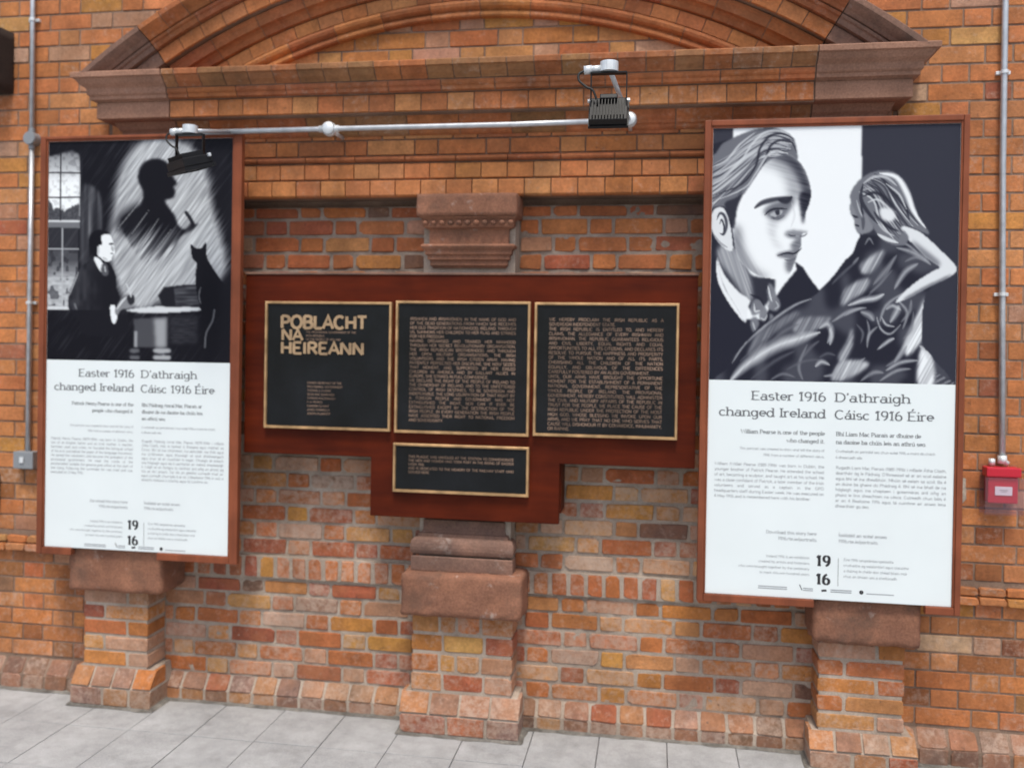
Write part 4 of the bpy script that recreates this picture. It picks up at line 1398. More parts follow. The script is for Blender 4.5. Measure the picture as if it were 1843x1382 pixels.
def art_portrait():
    a = Art((120, 84), (1308, 66), (93, 1291), (1287, 1304), 300, 300)
    N, W_ = 0.05, 0.97
    a.I[:] = N
    a.fill([(845, 40), (1400, 40), (1400, 1400), (845, 1400)], 0.115, False, 4)
    a.fill([(216, 40), (845, 40), (843, 560), (845, 640), (800, 700), (640, 862), (590, 800), (560, 1000), (216, 1000)], W_, False, 5)
    a.fill([(60, 40), (214, 40), (214, 130), (60, 170)], 0.13, False, 3)
    # coat
    a.fill([(60, 640), (135, 690), (170, 830), (270, 1010), (330, 1060), (420, 900), (470, 830), (530, 760), (522, 722), (560, 748), (600, 812), (640, 862), (760, 760), (800, 900), (700, 1300), (60, 1300)], N, False, 4)
    # neck
    a.fill([(140, 560), (230, 600), (300, 780), (420, 800), (400, 900), (320, 960), (240, 880), (160, 760), (140, 690)], 0.10, True, 6)
    nk = a.fill([(200, 640), (250, 700), (300, 800), (310, 905), (280, 900), (215, 810), (150, 720), (140, 660)], 0.62, True, 12)
    a.I = np.where(nk > 0.3, a.I*(0.8+0.35*a.fibre(70, 7, 300, 3)), a.I)
    a.fill([(135, 700), (150, 790), (190, 880), (240, 950), (276, 1015), (290, 940), (298, 905), (235, 860), (170, 780)], 0.93, True, 4)
    a.fill([(133, 712), (140, 820), (200, 930), (268, 1010), (230, 935), (170, 840)], 0.93, True, 3)
    # face
    face = [(228, 470), (262, 400), (330, 300), (400, 225), (470, 205), (535, 235), (578, 300), (600, 385), (592, 440), (572, 500), (590, 552), (583, 580), (556, 592), (552, 640), (540, 668), (522, 720), (492, 782), (425, 803), (350, 792), (285, 752), (240, 700), (222, 620), (216, 540)]
    fm = a.fill(face, 0.97, True, 3)
    fib = a.fibre(15, 5, 120, 5)
    # forehead and far-cheek shade
    def shade(pts, v, soft, k=0.8, ang=15):
        m = a.mask(pts, True, soft)*fm*k
        a.lay(m, v + 0.18*(a.fibre(ang, 6, 160, 8)-0.5))
    shade([(395, 215), (470, 195), (540, 230), (590, 320), (610, 400), (590, 480), (566, 500), (556, 420), (530, 330), (480, 262)], 0.10, 16, 0.95)
    shade([(350, 260), (440, 220), (520, 290), (556, 400), (500, 430), (480, 330), (420, 270)], 0.45, 26, 0.75)
    shade([(545, 400), (600, 380), (596, 450), (574, 500), (560, 540), (548, 470)], 0.08, 8, 0.9)
    shade([(215, 560), (250, 560), (270, 660), (330, 760), (400, 800), (330, 800), (260, 740), (220, 650)], 0.35, 22, 0.9, 60)
    shade([(400, 500), (440, 530), (420, 600), (460, 660), (420, 640), (390, 560)], 0.75, 16, 0.7)
    shade([(470, 585), (510, 570), (585, 580), (580, 592), (540, 612), (490, 605)], 0.38, 8, 0.85)
    shade([(500, 640), (555, 600), (552, 650), (520, 670)], 0.35, 10, 0.9)
    shade([(478, 715), (535, 690), (525, 735), (500, 775), (480, 760)], 0.25, 12, 0.85)
    shade([(430, 690), (470, 672), (520, 660), (556, 630), (556, 655), (520, 700), (470, 706)], 0.40, 7, 0.9)
    # brow, eye, nostril, lips
    a.fill([(368, 484), (395, 450), (440, 430), (505, 412), (515, 440), (492, 482), (455, 520), (405, 516)], 0.30, True, 12, 0.9)
    a.stroke([(322, 466), (360, 440), (420, 424), (505, 412)], 17, 0.10, 0.9, soft=0.6, clip=fm)
    a.stroke([(440, 425), (480, 432), (508, 410)], 18, 0.06, 0.9, soft=0.6, clip=fm)
    a.fill([(398, 496), (425, 480), (462, 478), (448, 500), (420, 507)], 0.66, True, 3)
    a.stroke([(372, 500), (400, 476), (436, 467), (484, 470)], 7, 0.05, 0.95)
    a.fill([(425, 478), (446, 474), (446, 496), (430, 498)], 0.10, True, 3)
    a.stroke([(402, 506), (430, 510), (456, 500)], 4, 0.2, 0.8)
    a.stroke([(400, 512), (440, 518), (470, 500)], 5, 0.25, 0.8)
    a.stroke([(488, 590), (506, 598), (528, 596)], 5, 0.2, 0.9)
    a.stroke([(540, 602), (565, 598), (582, 586)], 5, 0.3, 0.8)
    a.stroke([(434, 694), (480, 680), (520, 682), (556, 655)], 6.5, 0.05, 0.95)
    a.stroke([(470, 712), (500, 716), (528, 700)], 6, 0.3, 0.8)
    a.stroke([(506, 440), (520, 500), (500, 560)], 8, 0.8, 0.4)
    # ear
    a.fill([(108, 500), (130, 465), (165, 462), (190, 500), (205, 560), (215, 650), (205, 672), (170, 655), (130, 612), (108, 560)], 0.88, True, 3)
    a.stroke([(135, 520), (150, 490), (172, 500), (184, 545), (170, 590), (150, 585)], 10, 0.15, 0.9)
    a.stroke([(150, 540), (160, 520), (172, 560), (162, 600)], 6, 0.08, 0.9)
    a.stroke([(120, 590), (150, 630), (190, 655)], 7, 0.5, 0.7)
    # hair
    hair = [(60, 230), (125, 205), (165, 155), (230, 122), (310, 92), (400, 78), (465, 96), (505, 120), (526, 160), (534, 232), (500, 214), (450, 212), (405, 232), (360, 268), (318, 330), (280, 385), (250, 425), (232, 465), (222, 520), (200, 515), (188, 480), (170, 458), (125, 458), (60, 470)]
    hm = a.fill(hair, 0.36, True, 4)
    rs = random.Random(4)
    for i in range(46):
        t = i/45
        # strands sweep from the brow back over the ear
        p0 = (525-40*t+rs.uniform(-12, 12), 130+100*t*rs.uniform(0.6, 1.1))
        p1 = (430-70*t+rs.uniform(-15, 15), 100+125*t+rs.uniform(-10, 10))
        p2 = (330-90*t+rs.uniform(-15, 15), 130+220*t+rs.uniform(-12, 12))
        p3 = (190-60*t+rs.uniform(-10, 10), 215+240*t+rs.uniform(-10, 10))
        p4 = (90, 270+210*t+rs.uniform(-15, 15))
        a.stroke([p0, p1, p2, p3, p4], rs.uniform(3.5, 9), rs.choice((0.06, 0.12, 0.62, 0.72, 0.8, 0.2)), 0.8, soft=0.8, clip=hm)
    for pts in ([(520, 140), (470, 110), (400, 120), (350, 180), (330, 260), (260, 350), (130, 400)], [(530, 200), (505, 150), (450, 140), (400, 170), (375, 240), (320, 320), (240, 400)]):
        a.stroke(pts, 9, 0.06, 0.85, soft=0.7, clip=hm)
    for pts in ([(500, 118), (440, 92), (370, 105), (310, 160), (250, 240), (130, 300)], [(470, 200), (430, 190), (385, 215), (330, 300), (270, 370), (130, 428)], [(330, 100), (250, 160), (190, 230), (125, 265)]):
        a.stroke(pts, 8, 0.82, 0.85, soft=0.8, clip=hm)
    a.fill([(176, 440), (230, 415), (262, 395), (236, 470), (222, 560), (205, 545), (190, 495)], 0.07, True, 5, 0.9)
    # bow tie
    for pts in ([(395, 825), (385, 870), (400, 925), (430, 900), (420, 850)], [(335, 900), (305, 930), (310, 980), (350, 965), (370, 930)], [(430, 890), (450, 930), (430, 960), (395, 950), (390, 925)], [(360, 930), (385, 960), (370, 1010), (345, 985)], [(325, 985), (300, 1010), (315, 1060), (345, 1020)], [(400, 970), (425, 1000), (400, 1020)]):
        a.fill(pts, 0.42, True, 5, 0.95)
    a.stroke([(390, 840), (398, 880), (408, 915)], 6, 0.9, 0.8); a.stroke([(320, 925), (325, 960), (350, 955)], 7, 0.85, 0.8)
    a.stroke([(350, 990), (372, 1000), (385, 975)], 6, 0.8, 0.7); a.stroke([(312, 1010), (325, 1050)], 6, 0.75, 0.7); a.stroke([(425, 910), (440, 935), (420, 950)], 6, 0.7, 0.7)
    a.stroke([(370, 935), (350, 900), (300, 880)], 9, 0.05, 0.8)
    # seated woman: cloak
    cl = [(842, 600), (800, 680), (760, 720), (700, 800), (620, 880), (560, 905), (500, 930), (420, 985), (330, 1060), (240, 1150), (190, 1230), (190, 1320), (1190, 1320), (1182, 1180), (1140, 1130), (1128, 1060), (1140, 900), (1180, 830), (1230, 740), (1150, 640), (1060, 600), (940, 600)]
    cm = a.fill(cl, N, True, 3)
    a.lay(cm*0.5*a.blur((vnoise(a.X/70+3, a.Y/90+5, 31) > 0.52).astype(float), 16), 0.34)
    a.fill([(820, 540), (870, 590), (860, 650), (830, 640), (836, 600)], 0.06, True, 4)
    fb = a.fibre(-62, 6, 200, 12)
    fbt = 0.8+0.5*a.fibre(-58, 5.5, 160, 19)
    def hl(pts, w, v=0.72, al=0.9, soft=0.9):
        a.stroke(pts, w*1.25, v, al, soft=1.0, clip=cm*fbt.clip(0, 1))
    def hf(pts, v=0.55, soft=9, al=0.95, ang=-62):
        m = a.mask(pts, True, soft)*cm*al
        a.lay(m, np.minimum(1.0, v*(0.85+0.7*a.fibre(ang, 6, 200, 17))))
    hf([(850, 780), (835, 740), (880, 700), (950, 665), (930, 720), (890, 770)], 0.55)
    hf([(745, 930), (760, 860), (820, 815), (880, 800), (860, 860), (800, 900)], 0.52)
    hf([(510, 1050), (530, 1000), (600, 985), (700, 990), (640, 1040), (560, 1070)], 0.38)
    hf([(285, 1170), (330, 1080), (420, 1010), (520, 960), (540, 980), (440, 1050), (350, 1130)], 0.30)
    hf([(730, 1180), (770, 1110), (800, 1040), (800, 1120), (760, 1200)], 0.5)
    hf([(700, 1290), (740, 1200), (820, 1190), (880, 1210), (800, 1270)], 0.6)
    hf([(1050, 1100), (1110, 960), (1150, 890), (1140, 1000), (1130, 1090), (1060, 1170)], 0.75)
    hf([(1110, 1300), (1115, 1180), (1130, 1130), (1180, 1175), (1184, 1300)], 0.75)
    hl([(196, 1300), (290, 1210), (420, 1130), (540, 1090), (640, 1060)], 34, 0.9)
    hl([(300, 1290), (420, 1200), (520, 1150)], 12, 0.25)
    hl([(210, 1210), (280, 1110), (400, 1010), (520, 930), (600, 900)], 10, 0.65)
    hl([(780, 930), (850, 905), (910, 895), (950, 875)], 17, 0.88)
    hl([(860, 900), (950, 800), (1000, 700)], 7, 0.35)
    hl([(1000, 850), (1050, 770), (1110, 730)], 16, 0.65); hl([(930, 1010), (960, 930), (1040, 870)], 9, 0.6)
    hl([(640, 1040), (680, 1020), (700, 1060), (680, 1110)], 17, 0.75); hl([(700, 1010), (780, 960), (850, 940)], 11, 0.6)
    hl([(840, 960), (880, 975), (900, 1000)], 19, 0.62); hl([(980, 1010), (1010, 960), (1020, 930)], 17, 0.72)
    hl([(915, 980), (935, 1040), (980, 1065), (1030, 1020)], 7, 0.7); hl([(870, 1130), (880, 1070), (920, 1030)], 9, 0.6)
    hl([(920, 1140), (970, 1100), (1000, 1085)], 11, 0.8); hl([(1000, 1200), (1040, 1140), (1080, 1060)], 13, 0.75)
    hl([(960, 1240), (1030, 1200), (1110, 1190)], 12, 0.7); hl([(560, 1290), (540, 1220), (580, 1120)], 10, 0.45)
    hl([(620, 1225), (650, 1200), (690, 1215)], 13, 0.75); hl([(660, 1270), (720, 1260), (760, 1240)], 10, 0.6)
    hl([(400, 1290), (460, 1260), (520, 1275)], 9, 0.4); hl([(800, 735), (830, 700)], 8, 0.5); hl([(860, 640), (880, 610), (900, 640)], 6, 0.5)
    for pts, w, v in (([(700, 830), (760, 770), (820, 720)], 9, 0.30), ([(900, 830), (960, 760), (1010, 690)], 14, 0.5), ([(880, 870), (930, 830), (990, 760)], 6, 0.4),
                      ([(1050, 720), (1100, 700), (1150, 720)], 10, 0.45), ([(1010, 900), (1060, 960), (1040, 1040)], 9, 0.6), ([(960, 950), (990, 930), (1030, 950)], 11, 0.75),
                      ([(940, 985), (960, 1020), (1000, 1030)], 7, 0.8), ([(820, 1020), (850, 1060), (840, 1110)], 8, 0.35), ([(870, 1000), (880, 1050), (870, 1110)], 7, 0.55),
                      ([(1060, 1120), (1020, 1180), (960, 1220)], 12, 0.5), ([(1080, 900), (1070, 960), (1030, 1010)], 10, 0.5), ([(1090, 960), (1080, 1040), (1040, 1090)], 9, 0.4),
                      ([(740, 1290), (800, 1230), (860, 1180)], 12, 0.62), ([(840, 1290), (900, 1250), (950, 1250)], 12, 0.55), ([(930, 1290), (1010, 1240), (1080, 1230)], 10, 0.6),
                      ([(640, 1180), (680, 1160), (720, 1170)], 8, 0.3), ([(560, 1180), (600, 1130), (640, 1100)], 9, 0.35), ([(760, 980), (820, 950), (870, 940)], 8, 0.6),
                      ([(690, 1040), (700, 1080), (690, 1120)], 12, 0.8), ([(380, 1130), (460, 1060), (540, 1020)], 12, 0.35), ([(250, 1200), (330, 1130), (400, 1080)], 8, 0.3),
                      ([(480, 1240), (560, 1200), (640, 1190)], 8, 0.3), ([(1120, 1120), (1150, 1150), (1170, 1200)], 14, 0.8), ([(1000, 620), (1060, 640), (1110, 680)], 8, 0.6)):
        hl(pts, w, v, 0.85)
    # arm bent behind the head
    am = a.fill([(1020, 545), (1060, 555), (1120, 580), (1180, 630), (1250, 700), (1292, 752), (1262, 790), (1180, 830), (1090, 880), (1040, 905), (1005, 915), (1040, 870), (1110, 810), (1180, 765), (1210, 745), (1150, 700), (1090, 640), (1040, 590)], 0.88, True, 3)
    m = a.mask([(1080, 620), (1140, 660), (1210, 720), (1200, 745), (1140, 705)], True, 10)*am
    a.lay(m*0.9, 0.4)
    m = a.mask([(1040, 900), (1120, 850), (1220, 800), (1270, 780), (1180, 850), (1080, 895)], True, 6)*am
    a.lay(m*0.9, 0.35)
    hl([(1010, 655), (1070, 670), (1130, 700), (1170, 735)], 14, 0.62)
    # head and hair
    a.fill([(792, 440), (790, 490), (806, 520), (812, 560), (832, 588), (868, 585), (900, 560), (900, 470), (850, 420)], 0.45, True, 4)
    a.stroke([(800, 500), (820, 508), (840, 500)], 8, 0.06, 0.9); a.stroke([(812, 545), (832, 552)], 6, 0.05, 0.9); a.stroke([(830, 470), (850, 520), (850, 570)], 12, 0.12, 0.6)
    hr = [(788, 415), (805, 365), (850, 318), (905, 292), (975, 288), (1030, 318), (1066, 370), (1090, 440), (1115, 510), (1150, 560), (1160, 590), (1120, 575), (1060, 550), (1030, 560), (1065, 600), (1050, 640), (1000, 642), (950, 620), (915, 585), (890, 540), (860, 490), (836, 520), (812, 480)]
    hm = a.fill(hr, 0.38, True, 4)
    for i in range(16):
        t = i/15
        p0 = (905-75*t+rs.uniform(-8, 8), 300+80*t+rs.uniform(-8, 8))
        p1 = (960-60*t+rs.uniform(-12, 12), 330+100*t)
        p2 = (1020-80*t+rs.uniform(-12, 12), 420+110*t)
        p3 = (1120-120*t+rs.uniform(-12, 12), 540+80*t)
        a.stroke([p0, p1, p2, p3], rs.uniform(4, 10), rs.choice((0.05, 0.1, 0.75, 0.85, 0.9, 0.15)), 0.8, soft=0.8, clip=hm)
    for pts, w, v in (([(850, 350), (900, 318), (960, 320), (1010, 360)], 11, 0.75), ([(850, 410), (905, 392), (960, 420), (1005, 480)], 13, 0.06), ([(870, 440), (920, 425), (970, 465), (1020, 530)], 9, 0.8),
                      ([(900, 480), (930, 520), (980, 560), (1020, 575)], 12, 0.07), ([(985, 380), (1040, 440), (1070, 520)], 11, 0.08), ([(960, 350), (1020, 400), (1055, 470)], 8, 0.8),
                      ([(910, 520), (950, 570), (1000, 600)], 8, 0.75), ([(830, 400), (850, 380), (890, 370)], 7, 0.6), ([(840, 440), (850, 500), (880, 560)], 9, 0.06), ([(820, 430), (835, 480), (858, 530)], 6, 0.7)):
        a.stroke(pts, w, v, 0.9, soft=0.8, clip=hm)
    a.stroke([(930, 300), (1010, 320), (1060, 400), (1090, 480), (1145, 560)], 20, 0.97, 0.95, soft=0.7, clip=hm)
    a.fill([(930, 470), (985, 470), (1005, 510), (980, 530), (940, 515)], 0.9, True, 7)
    a.stroke([(920, 590), (960, 612), (1015, 630)], 12, 0.88, 0.9)
    a.stroke([(850, 350), (840, 420), (870, 480), (920, 540)], 13, 0.06, 0.8, clip=hm)
    # plinth hatch at the corner
    m = a.mask([(1184, 1240), (1280, 1290), (1320, 1320), (1184, 1320)], False, 3)
    a.lay(m*(a.fibre(-30, 5, 400, 4) > 0.5)*0.8, 0.5)
    return a

def art_study():
    a = Art((90, 119), (1126, 92), (84, 1340), (1108, 1359), 236, 290)
    a.I[:] = 0.035
    a.I += 0.04*np.clip((a.X-950)/200, 0, 1)*np.clip((900-a.Y)/400, 0, 1)
    # window
    wm = a.mask([(60, 205), (130, 190), (220, 165), (262, 185), (272, 230), (268, 560), (60, 560)], False, 7)
    v = 0.72 + 0.28*np.clip((a.Y-180)/170, 0, 1) - 0.25*np.clip((330-a.Y)/160, 0, 1)
    v = v - 0.12*(vnoise(a.X/16, a.Y/16, 3) > 0.66)
    a.lay(wm, v)
    fol = ((a.Y > 455 + 60*vnoise(a.X/30, a.Y*0, 5)+30*vnoise(a.X/9, a.Y*0+7, 6)-35*np.abs((a.X-165)/90)) & (a.Y < 556) & (a.X < 268)).astype(float)
    a.lay(a.blur(fol, 3)*0.9, 0.1+0.15*vnoise(a.X/7, a.Y/7, 8))
    a.fill([(60, 560), (272, 560), (272, 600), (60, 600)], 0.42, False, 4)
    a.stroke([(60, 562), (270, 562)], 6, 0.9, 1, False)
    a.fill([(60, 602), (262, 602), (262, 712), (60, 712)], 0.14, False, 3)
    lowm = a.mask([(60, 724), (262, 724), (258, 1040), (60, 1040)], False, 3)
    a.lay(lowm, 0.25+0.45*np.clip((a.Y-780)/120, 0, 1)*(0.75+0.5*vnoise(a.X/20, a.Y/12, 9)))
    a.lay(lowm*(vnoise(a.X/18, a.Y/26, 12) > 0.62)*0.6, 0.12)
    for x_, y0, y1, vv in ((158, 180, 556, 0.1), (170, 604, 1035, 0.72)):
        a.stroke([(x_, y0), (x_, y1)], 5.5, vv, 0.95, False)
    for y_, vv in ((290, 0.08), (428, 0.08)):
        a.stroke([(60, y_), (270, y_)], 5.5, vv, 0.95, False)
    for y_ in (718, 880):
        a.stroke([(60, y_), (262, y_)], 5.5, 0.75, 0.9, False)
    a.fill([(60, 1040), (215, 1040), (215, 1060), (60, 1060)], 0.85, False, 3)
    a.stroke([(272, 170), (276, 500), (268, 820)], 5, 0.05, 1, False)
    # curtain folds
    cf = a.mask([(280, 400), (330, 360), (385, 420), (400, 600), (330, 640), (310, 800), (276, 820)], True, 10)
    a.lay(cf*0.9, 0.08+0.38*vnoise(a.X/13, a.Y/300, 4)**1.2)
    # lamplight on the wall, scratched with diagonal strokes
    fib = a.fibre(-54, 7, 150, 21)**1.3; fib2 = a.fibre(-57, 4, 90, 22)
    edge = 70*(a.fibre(-54, 9, 260, 33)-0.5)
    lm = a.mask([(600, 130), (700, 100), (850, 120), (950, 210), (990, 340), (1010, 480), (1050, 620), (1080, 760), (1060, 900), (900, 930), (740, 1000), (600, 1060), (520, 980), (470, 860), (440, 700), (455, 590), (470, 470), (480, 380), (520, 240)], True, 34)
    lm = np.clip(lm*1.5 - 0.55*(fib-0.25), 0, 1)
    a.lay(lm, 0.46+0.26*fib+0.22*fib2)
    # big shadow on the wall
    sh = a.mask([(600, 330), (606, 270), (640, 225), (700, 208), (750, 222), (782, 262), (790, 300), (818, 348), (800, 366), (806, 392), (798, 428), (752, 444), (770, 480), (805, 530), (826, 585), (856, 606), (880, 590), (900, 560), (915, 578), (935, 576), (900, 610), (840, 650), (800, 720), (720, 800), (640, 800), (560, 700), (500, 560), (560, 505), (610, 470), (628, 400)], True, 7)
    fade = np.clip((840-a.Y)/330, 0, 1)
    k = np.clip(fade*1.5 - 1.0*(fib-0.15)*(a.Y > 500)*np.clip((a.Y-480)/200, 0, 1.2), 0, 1)
    a.lay(sh*k, 0.035)
    a.stroke([(868, 512), (890, 545), (905, 575)], 13, 0.05, 0.9, False)
    a.fill([(500, 520), (600, 460), (640, 560), (560, 640), (470, 600)], 0.05, True, 26, 0.85)
    for (p, q) in (((560, 640), (660, 500)), ((600, 720), (720, 540)), ((660, 780), (790, 600)), ((480, 610), (620, 440)), ((620, 380), (600, 400))):
        a.stroke([p, q], 3, 0.7, 0.7)
    # table
    a.fill([(540, 1060), (700, 1040), (860, 1040), (960, 1050), (950, 1062), (760, 1076), (600, 1074)], 0.85, True, 4)
    a.fill([(575, 1110), (765, 1100), (762, 1270), (590, 1270)], 0.25, False, 6)
    a.fill([(690, 1110), (762, 1104), (760, 1272), (700, 1272)], 0.6, False, 12)
    a.fill([(578, 1180), (596, 1180), (596, 1270), (580, 1270)], 0.6, False, 5)
    pm_ = a.mask([(780, 1100), (930, 1090), (930, 1250), (780, 1250)], False, 12)
    a.lay(pm_*0.8, 0.10+0.1*vnoise(a.X/30, a.Y/6, 5))
    for y_ in (1290, 1328):
        a.fill([(695, y_-12), (775, y_-12), (775, y_+12), (695, y_+12)], 0.65, True, 6)
        a.fill([(560, y_-10), (606, y_-10), (606, y_+10), (560, y_+10)], 0.35, True, 6)
    # books
    a.fill([(712, 980), (745, 932), (860, 918), (935, 915), (955, 1035), (800, 1044), (740, 1040)], 0.07, False, 4)
    bk = a.mask([(800, 935), (935, 922), (950, 1030), (810, 1040)], False, 4)
    a.lay(bk*0.85, 0.12+0.25*vnoise(a.X/60, a.Y/7, 6))
    # cat
    a.fill([(893, 690), (922, 712), (952, 710), (976, 680), (982, 760), (1006, 810), (1050, 880), (1092, 940), (1100, 1060), (1040, 1080), (1000, 1300), (960, 1300), (950, 1080), (926, 960), (918, 860), (926, 800), (902, 768), (896, 730)], 0.035, True, 3)
    a.fill([(1060, 880), (1140, 800), (1140, 1380), (1040, 1380)], 0.05, False, 20, 0.9)
    a.stroke([(1022, 1060), (1012, 1120), (978, 1190), (970, 1270)], 6, 0.42, 0.8, False)
    a.stroke([(948, 930), (938, 980), (950, 1030)], 5, 0.5, 0.7)
    # seated man
    suit = [(352, 765), (300, 800), (256, 848), (238, 900), (212, 965), (205, 1040), (235, 1090), (275, 1130), (300, 1200), (520, 1200), (540, 1090), (452, 1092), (470, 1030), (500, 1000), (478, 930), (476, 870), (455, 820), (432, 790), (400, 800)]
    sm = a.fill(suit, 0.05, True, 3)
    a.lay(sm*np.clip((410-a.X)/150, 0, 1)*0.8*(a.Y < 1060), 0.10+0.16*vnoise(a.X/20, a.Y/34, 14))
    a.stroke([(262, 850), (240, 905), (208, 985)], 5, 0.75, 0.8)
    a.stroke([(240, 1020), (255, 1060)], 7, 0.5, 0.7)
    a.fill([(350, 768), (380, 770), (408, 812), (400, 850), (372, 820)], 0.95, True, 3)
    a.fill([(402, 800), (426, 806), (432, 860), (404, 866), (392, 835)], 0.3, True, 4)
    a.stroke([(412, 810), (418, 850)], 5, 0.85, 0.8)
    a.fill([(388, 640), (410, 632), (440, 634), (456, 664), (466, 706), (470, 738), (456, 760), (448, 782), (420, 788), (392, 770), (372, 752), (362, 724), (380, 700)], 0.96, True, 3)
    a.fill([(358, 705), (372, 700), (384, 722), (376, 750), (362, 738)], 0.8, True, 3)
    a.fill([(322, 690), (330, 640), (365, 612), (410, 615), (440, 632), (405, 636), (390, 652), (396, 690), (372, 702), (366, 752), (340, 742)], 0.03, True, 3)
    a.stroke([(436, 690), (462, 688)], 8, 0.10, 0.9); a.stroke([(445, 742), (462, 744)], 5, 0.1, 0.9); a.stroke([(452, 700), (460, 730)], 10, 0.4, 0.5); a.stroke([(400, 765), (430, 780)], 8, 0.5, 0.4)
    a.fill([(444, 1040), (470, 1034), (478, 1070), (486, 1100), (470, 1140), (452, 1118)], 0.96, True, 3)
    a.fill([(472, 1060), (500, 1010), (530, 978), (560, 972), (578, 990), (574, 1030), (548, 1052), (510, 1058), (484, 1090)], 0.5, True, 4)
    a.stroke([(480, 1060), (510, 1015), (540, 985)], 8, 0.9, 0.8); a.fill([(540, 985), (576, 978), (580, 1020), (552, 1030)], 0.12, True, 4)
    a.stroke([(536, 915), (556, 960), (562, 985)], 6, 0.8, 0.9, False)
    return a

# ================================================================== FRAMED POSTERS
def poster(label, fx, fz, px, pz, zart, art, notch, sub, body, tscale):
    (fx0, fx1), (fz0, fz1) = fx, fz
    (x0, x1), (z0, z1) = px, pz
    o = ((fx0+fx1)/2, -0.20, (fz0+fz1)/2)
    rt = root('framed_poster', o, label, 'poster', 'framed exhibition posters on the brick wall')
    YP = -0.25
    g = Geo(o)
    g.box(x0-0.012, x1+0.012, YP+0.0005, YP+0.019, z0-0.002, z1+0.012)
    g.obj('backing_panel', 'white_print', rt)
    # timber rails: outer bead and inner slip, the bottom rail broken at the stone block
    def rail(ax0, ax1, az0, az1, nm='frame_rail'):
        g = Geo(o)
        g.box(ax0, ax1, -0.262, -0.230, az0, az1, 0.004)
        g.obj(nm, 'frame', rt)
    lw, rw = x0-fx0, fx1-x1
    rail(fx0, x0-0.009, fz0, fz1)
    rail(x1+0.009, fx1, fz0, fz1)
    rail(x0-0.0085, x1+0.0085, z1+0.010, fz1)
    for a, b in ((x0-0.0085, notch[0]), (notch[1], x1+0.0085)):
        rail(a, b, fz0, z0-0.003)
    for (a, b, c, d) in ((x0-0.0088, x0-0.001, z0-0.001, z1+0.0098), (x1+0.001, x1+0.0088, z0-0.001, z1+0.0098), (x0-0.0009, x1+0.0009, z1+0.001, z1+0.0098)):
        g = Geo(o)
        g.box(a, b, -0.256, -0.235, c, d, 0.0015)
        g.obj('frame_slip', 'frame', rt)
    g = Geo(o)
    g.box((fx0+fx1)/2-0.3, (fx0+fx1)/2+0.3, -0.2295, -0.03, z1-0.10, z1-0.04)
    g.box((fx0+fx1)/2-0.3, (fx0+fx1)/2+0.3, -0.2295, -0.03, 1.0, 1.06)
    g.obj('wall_batten', 'frame', rt)['kind'] = 'stuff'
    g = Geo(o)
    g.add([(x0, YP, z0), (x1, YP, z0), (x1, YP, zart), (x0, YP, zart)], [(0, 1, 2, 3)])
    g.obj('text_panel', 'white_print', rt)
    art.mesh('picture', ((x0, z1), (x1, zart)), YP, rt, tscale, (0.93, 0.955, 0.965))
    s = x1-x0
    U = lambda u: x0+u*s
    V = lambda v: zart-v*s
    y = YP-0.0006
    T = Letters(o)
    T.text('Easter 1916', U(0.487), V(0.082), 0.037*s, y, 0.175, 0.085, 1, 'r', fit=0.308*s)
    T.text('changed Ireland', U(0.487), V(0.153), 0.037*s, y, 0.175, 0.085, 1, 'r', fit=0.443*s)
    T.text("D'athraigh", U(0.522), V(0.082), 0.037*s, y, 0.175, 0.085, 1, fit=0.305*s)
    T.text('Cáisc 1916 Éire', U(0.522), V(0.155), 0.037*s, y, 0.175, 0.085, 1, fit=0.398*s)
    T.obj('title_lettering', 'grey_ink', rt)
    T = Letters(o)
    h = 0.0165*s
    for i, t in enumerate(sub[0]):
        T.text(t, U(0.485), V(0.226+0.034*i), h, y, 0.15, 0.09, 1, 'r')
    for i, t in enumerate(sub[1]):
        T.text(t, U(0.53), V(0.226+0.034*i), h, y, 0.15, 0.09, 1)
    T.obj('subtitle_lettering', 'grey_ink', rt)
    T = Letters(o)
    h = 0.0126*s
    b0, pit, kk = body[2], body[3], body[4]
    for i, t in enumerate(('This portrait was created to show and tell the story of', '1916 from a number of different views.')):
        T.text(t, U(0.485), V(b0-0.070+0.026*i), h*0.86, y, 0.13, 0.09, 0, 'r')
    for i, t in enumerate(('Cruthaíodh an portráid seo chun scéal 1916 a insint do chách', 'ó dhearcadh eile.')):
        T.text(t, U(0.53), V(b0-0.070+0.026*i), h*0.86, y, 0.13, 0.09, 0)
    for col, xa, xb in ((0, 0.030, 0.485), (1, 0.532, 0.972)):
        ls = wrap(body[col], (xb-xa)*s, h)
        for i, t in enumerate(ls):
            tw = text_width(t, h)
            hh = h if tw <= (xb-xa)*s else h*(xb-xa)*s/tw
            T.text(t, U(xa), V(b0+pit*i), hh, y, 0.13, 0.09, 0, width=(xb-xa)*s if i < len(ls)-1 else None)
    q = body[5]
    for i, (t, u) in enumerate((('Download this story here', 0.459), ('1916.rte.ie/portraits', 0.459))):
        T.text(t, U(u), V(q+0.026*i), h*1.1, y, 0.14, 0.09, 0, 'r')
    for i, t in enumerate(('Íoslódáil an scéal anseo', '1916.rte.ie/portraits')):
        T.text(t, U(0.548), V(q+0.026*i), h*1.1, y, 0.14, 0.09, 0)
    for i, t in enumerate(('Ireland 1916 is an exhibition', 'created by artists and historians', 'who were brought together by the centenary', 'to mark this one hundred years')):
        T.text(t, U(0.432), V(q+0.102+0.0235*i), h*0.86, y, 0.12, 0.08, 0, 'r')
    for i, t in enumerate(('Éire 1916 taispeántas speisialta', 'cruthaithe ag ealaíontóirí agus staraithe', 'a tháinig le chéile don chéad bliain mór', 'chun an bhliain seo a cheiliúradh')):
        T.text(t, U(0.571), V(q+0.102+0.0235*i), h*0.86, y, 0.12, 0.08, 0)
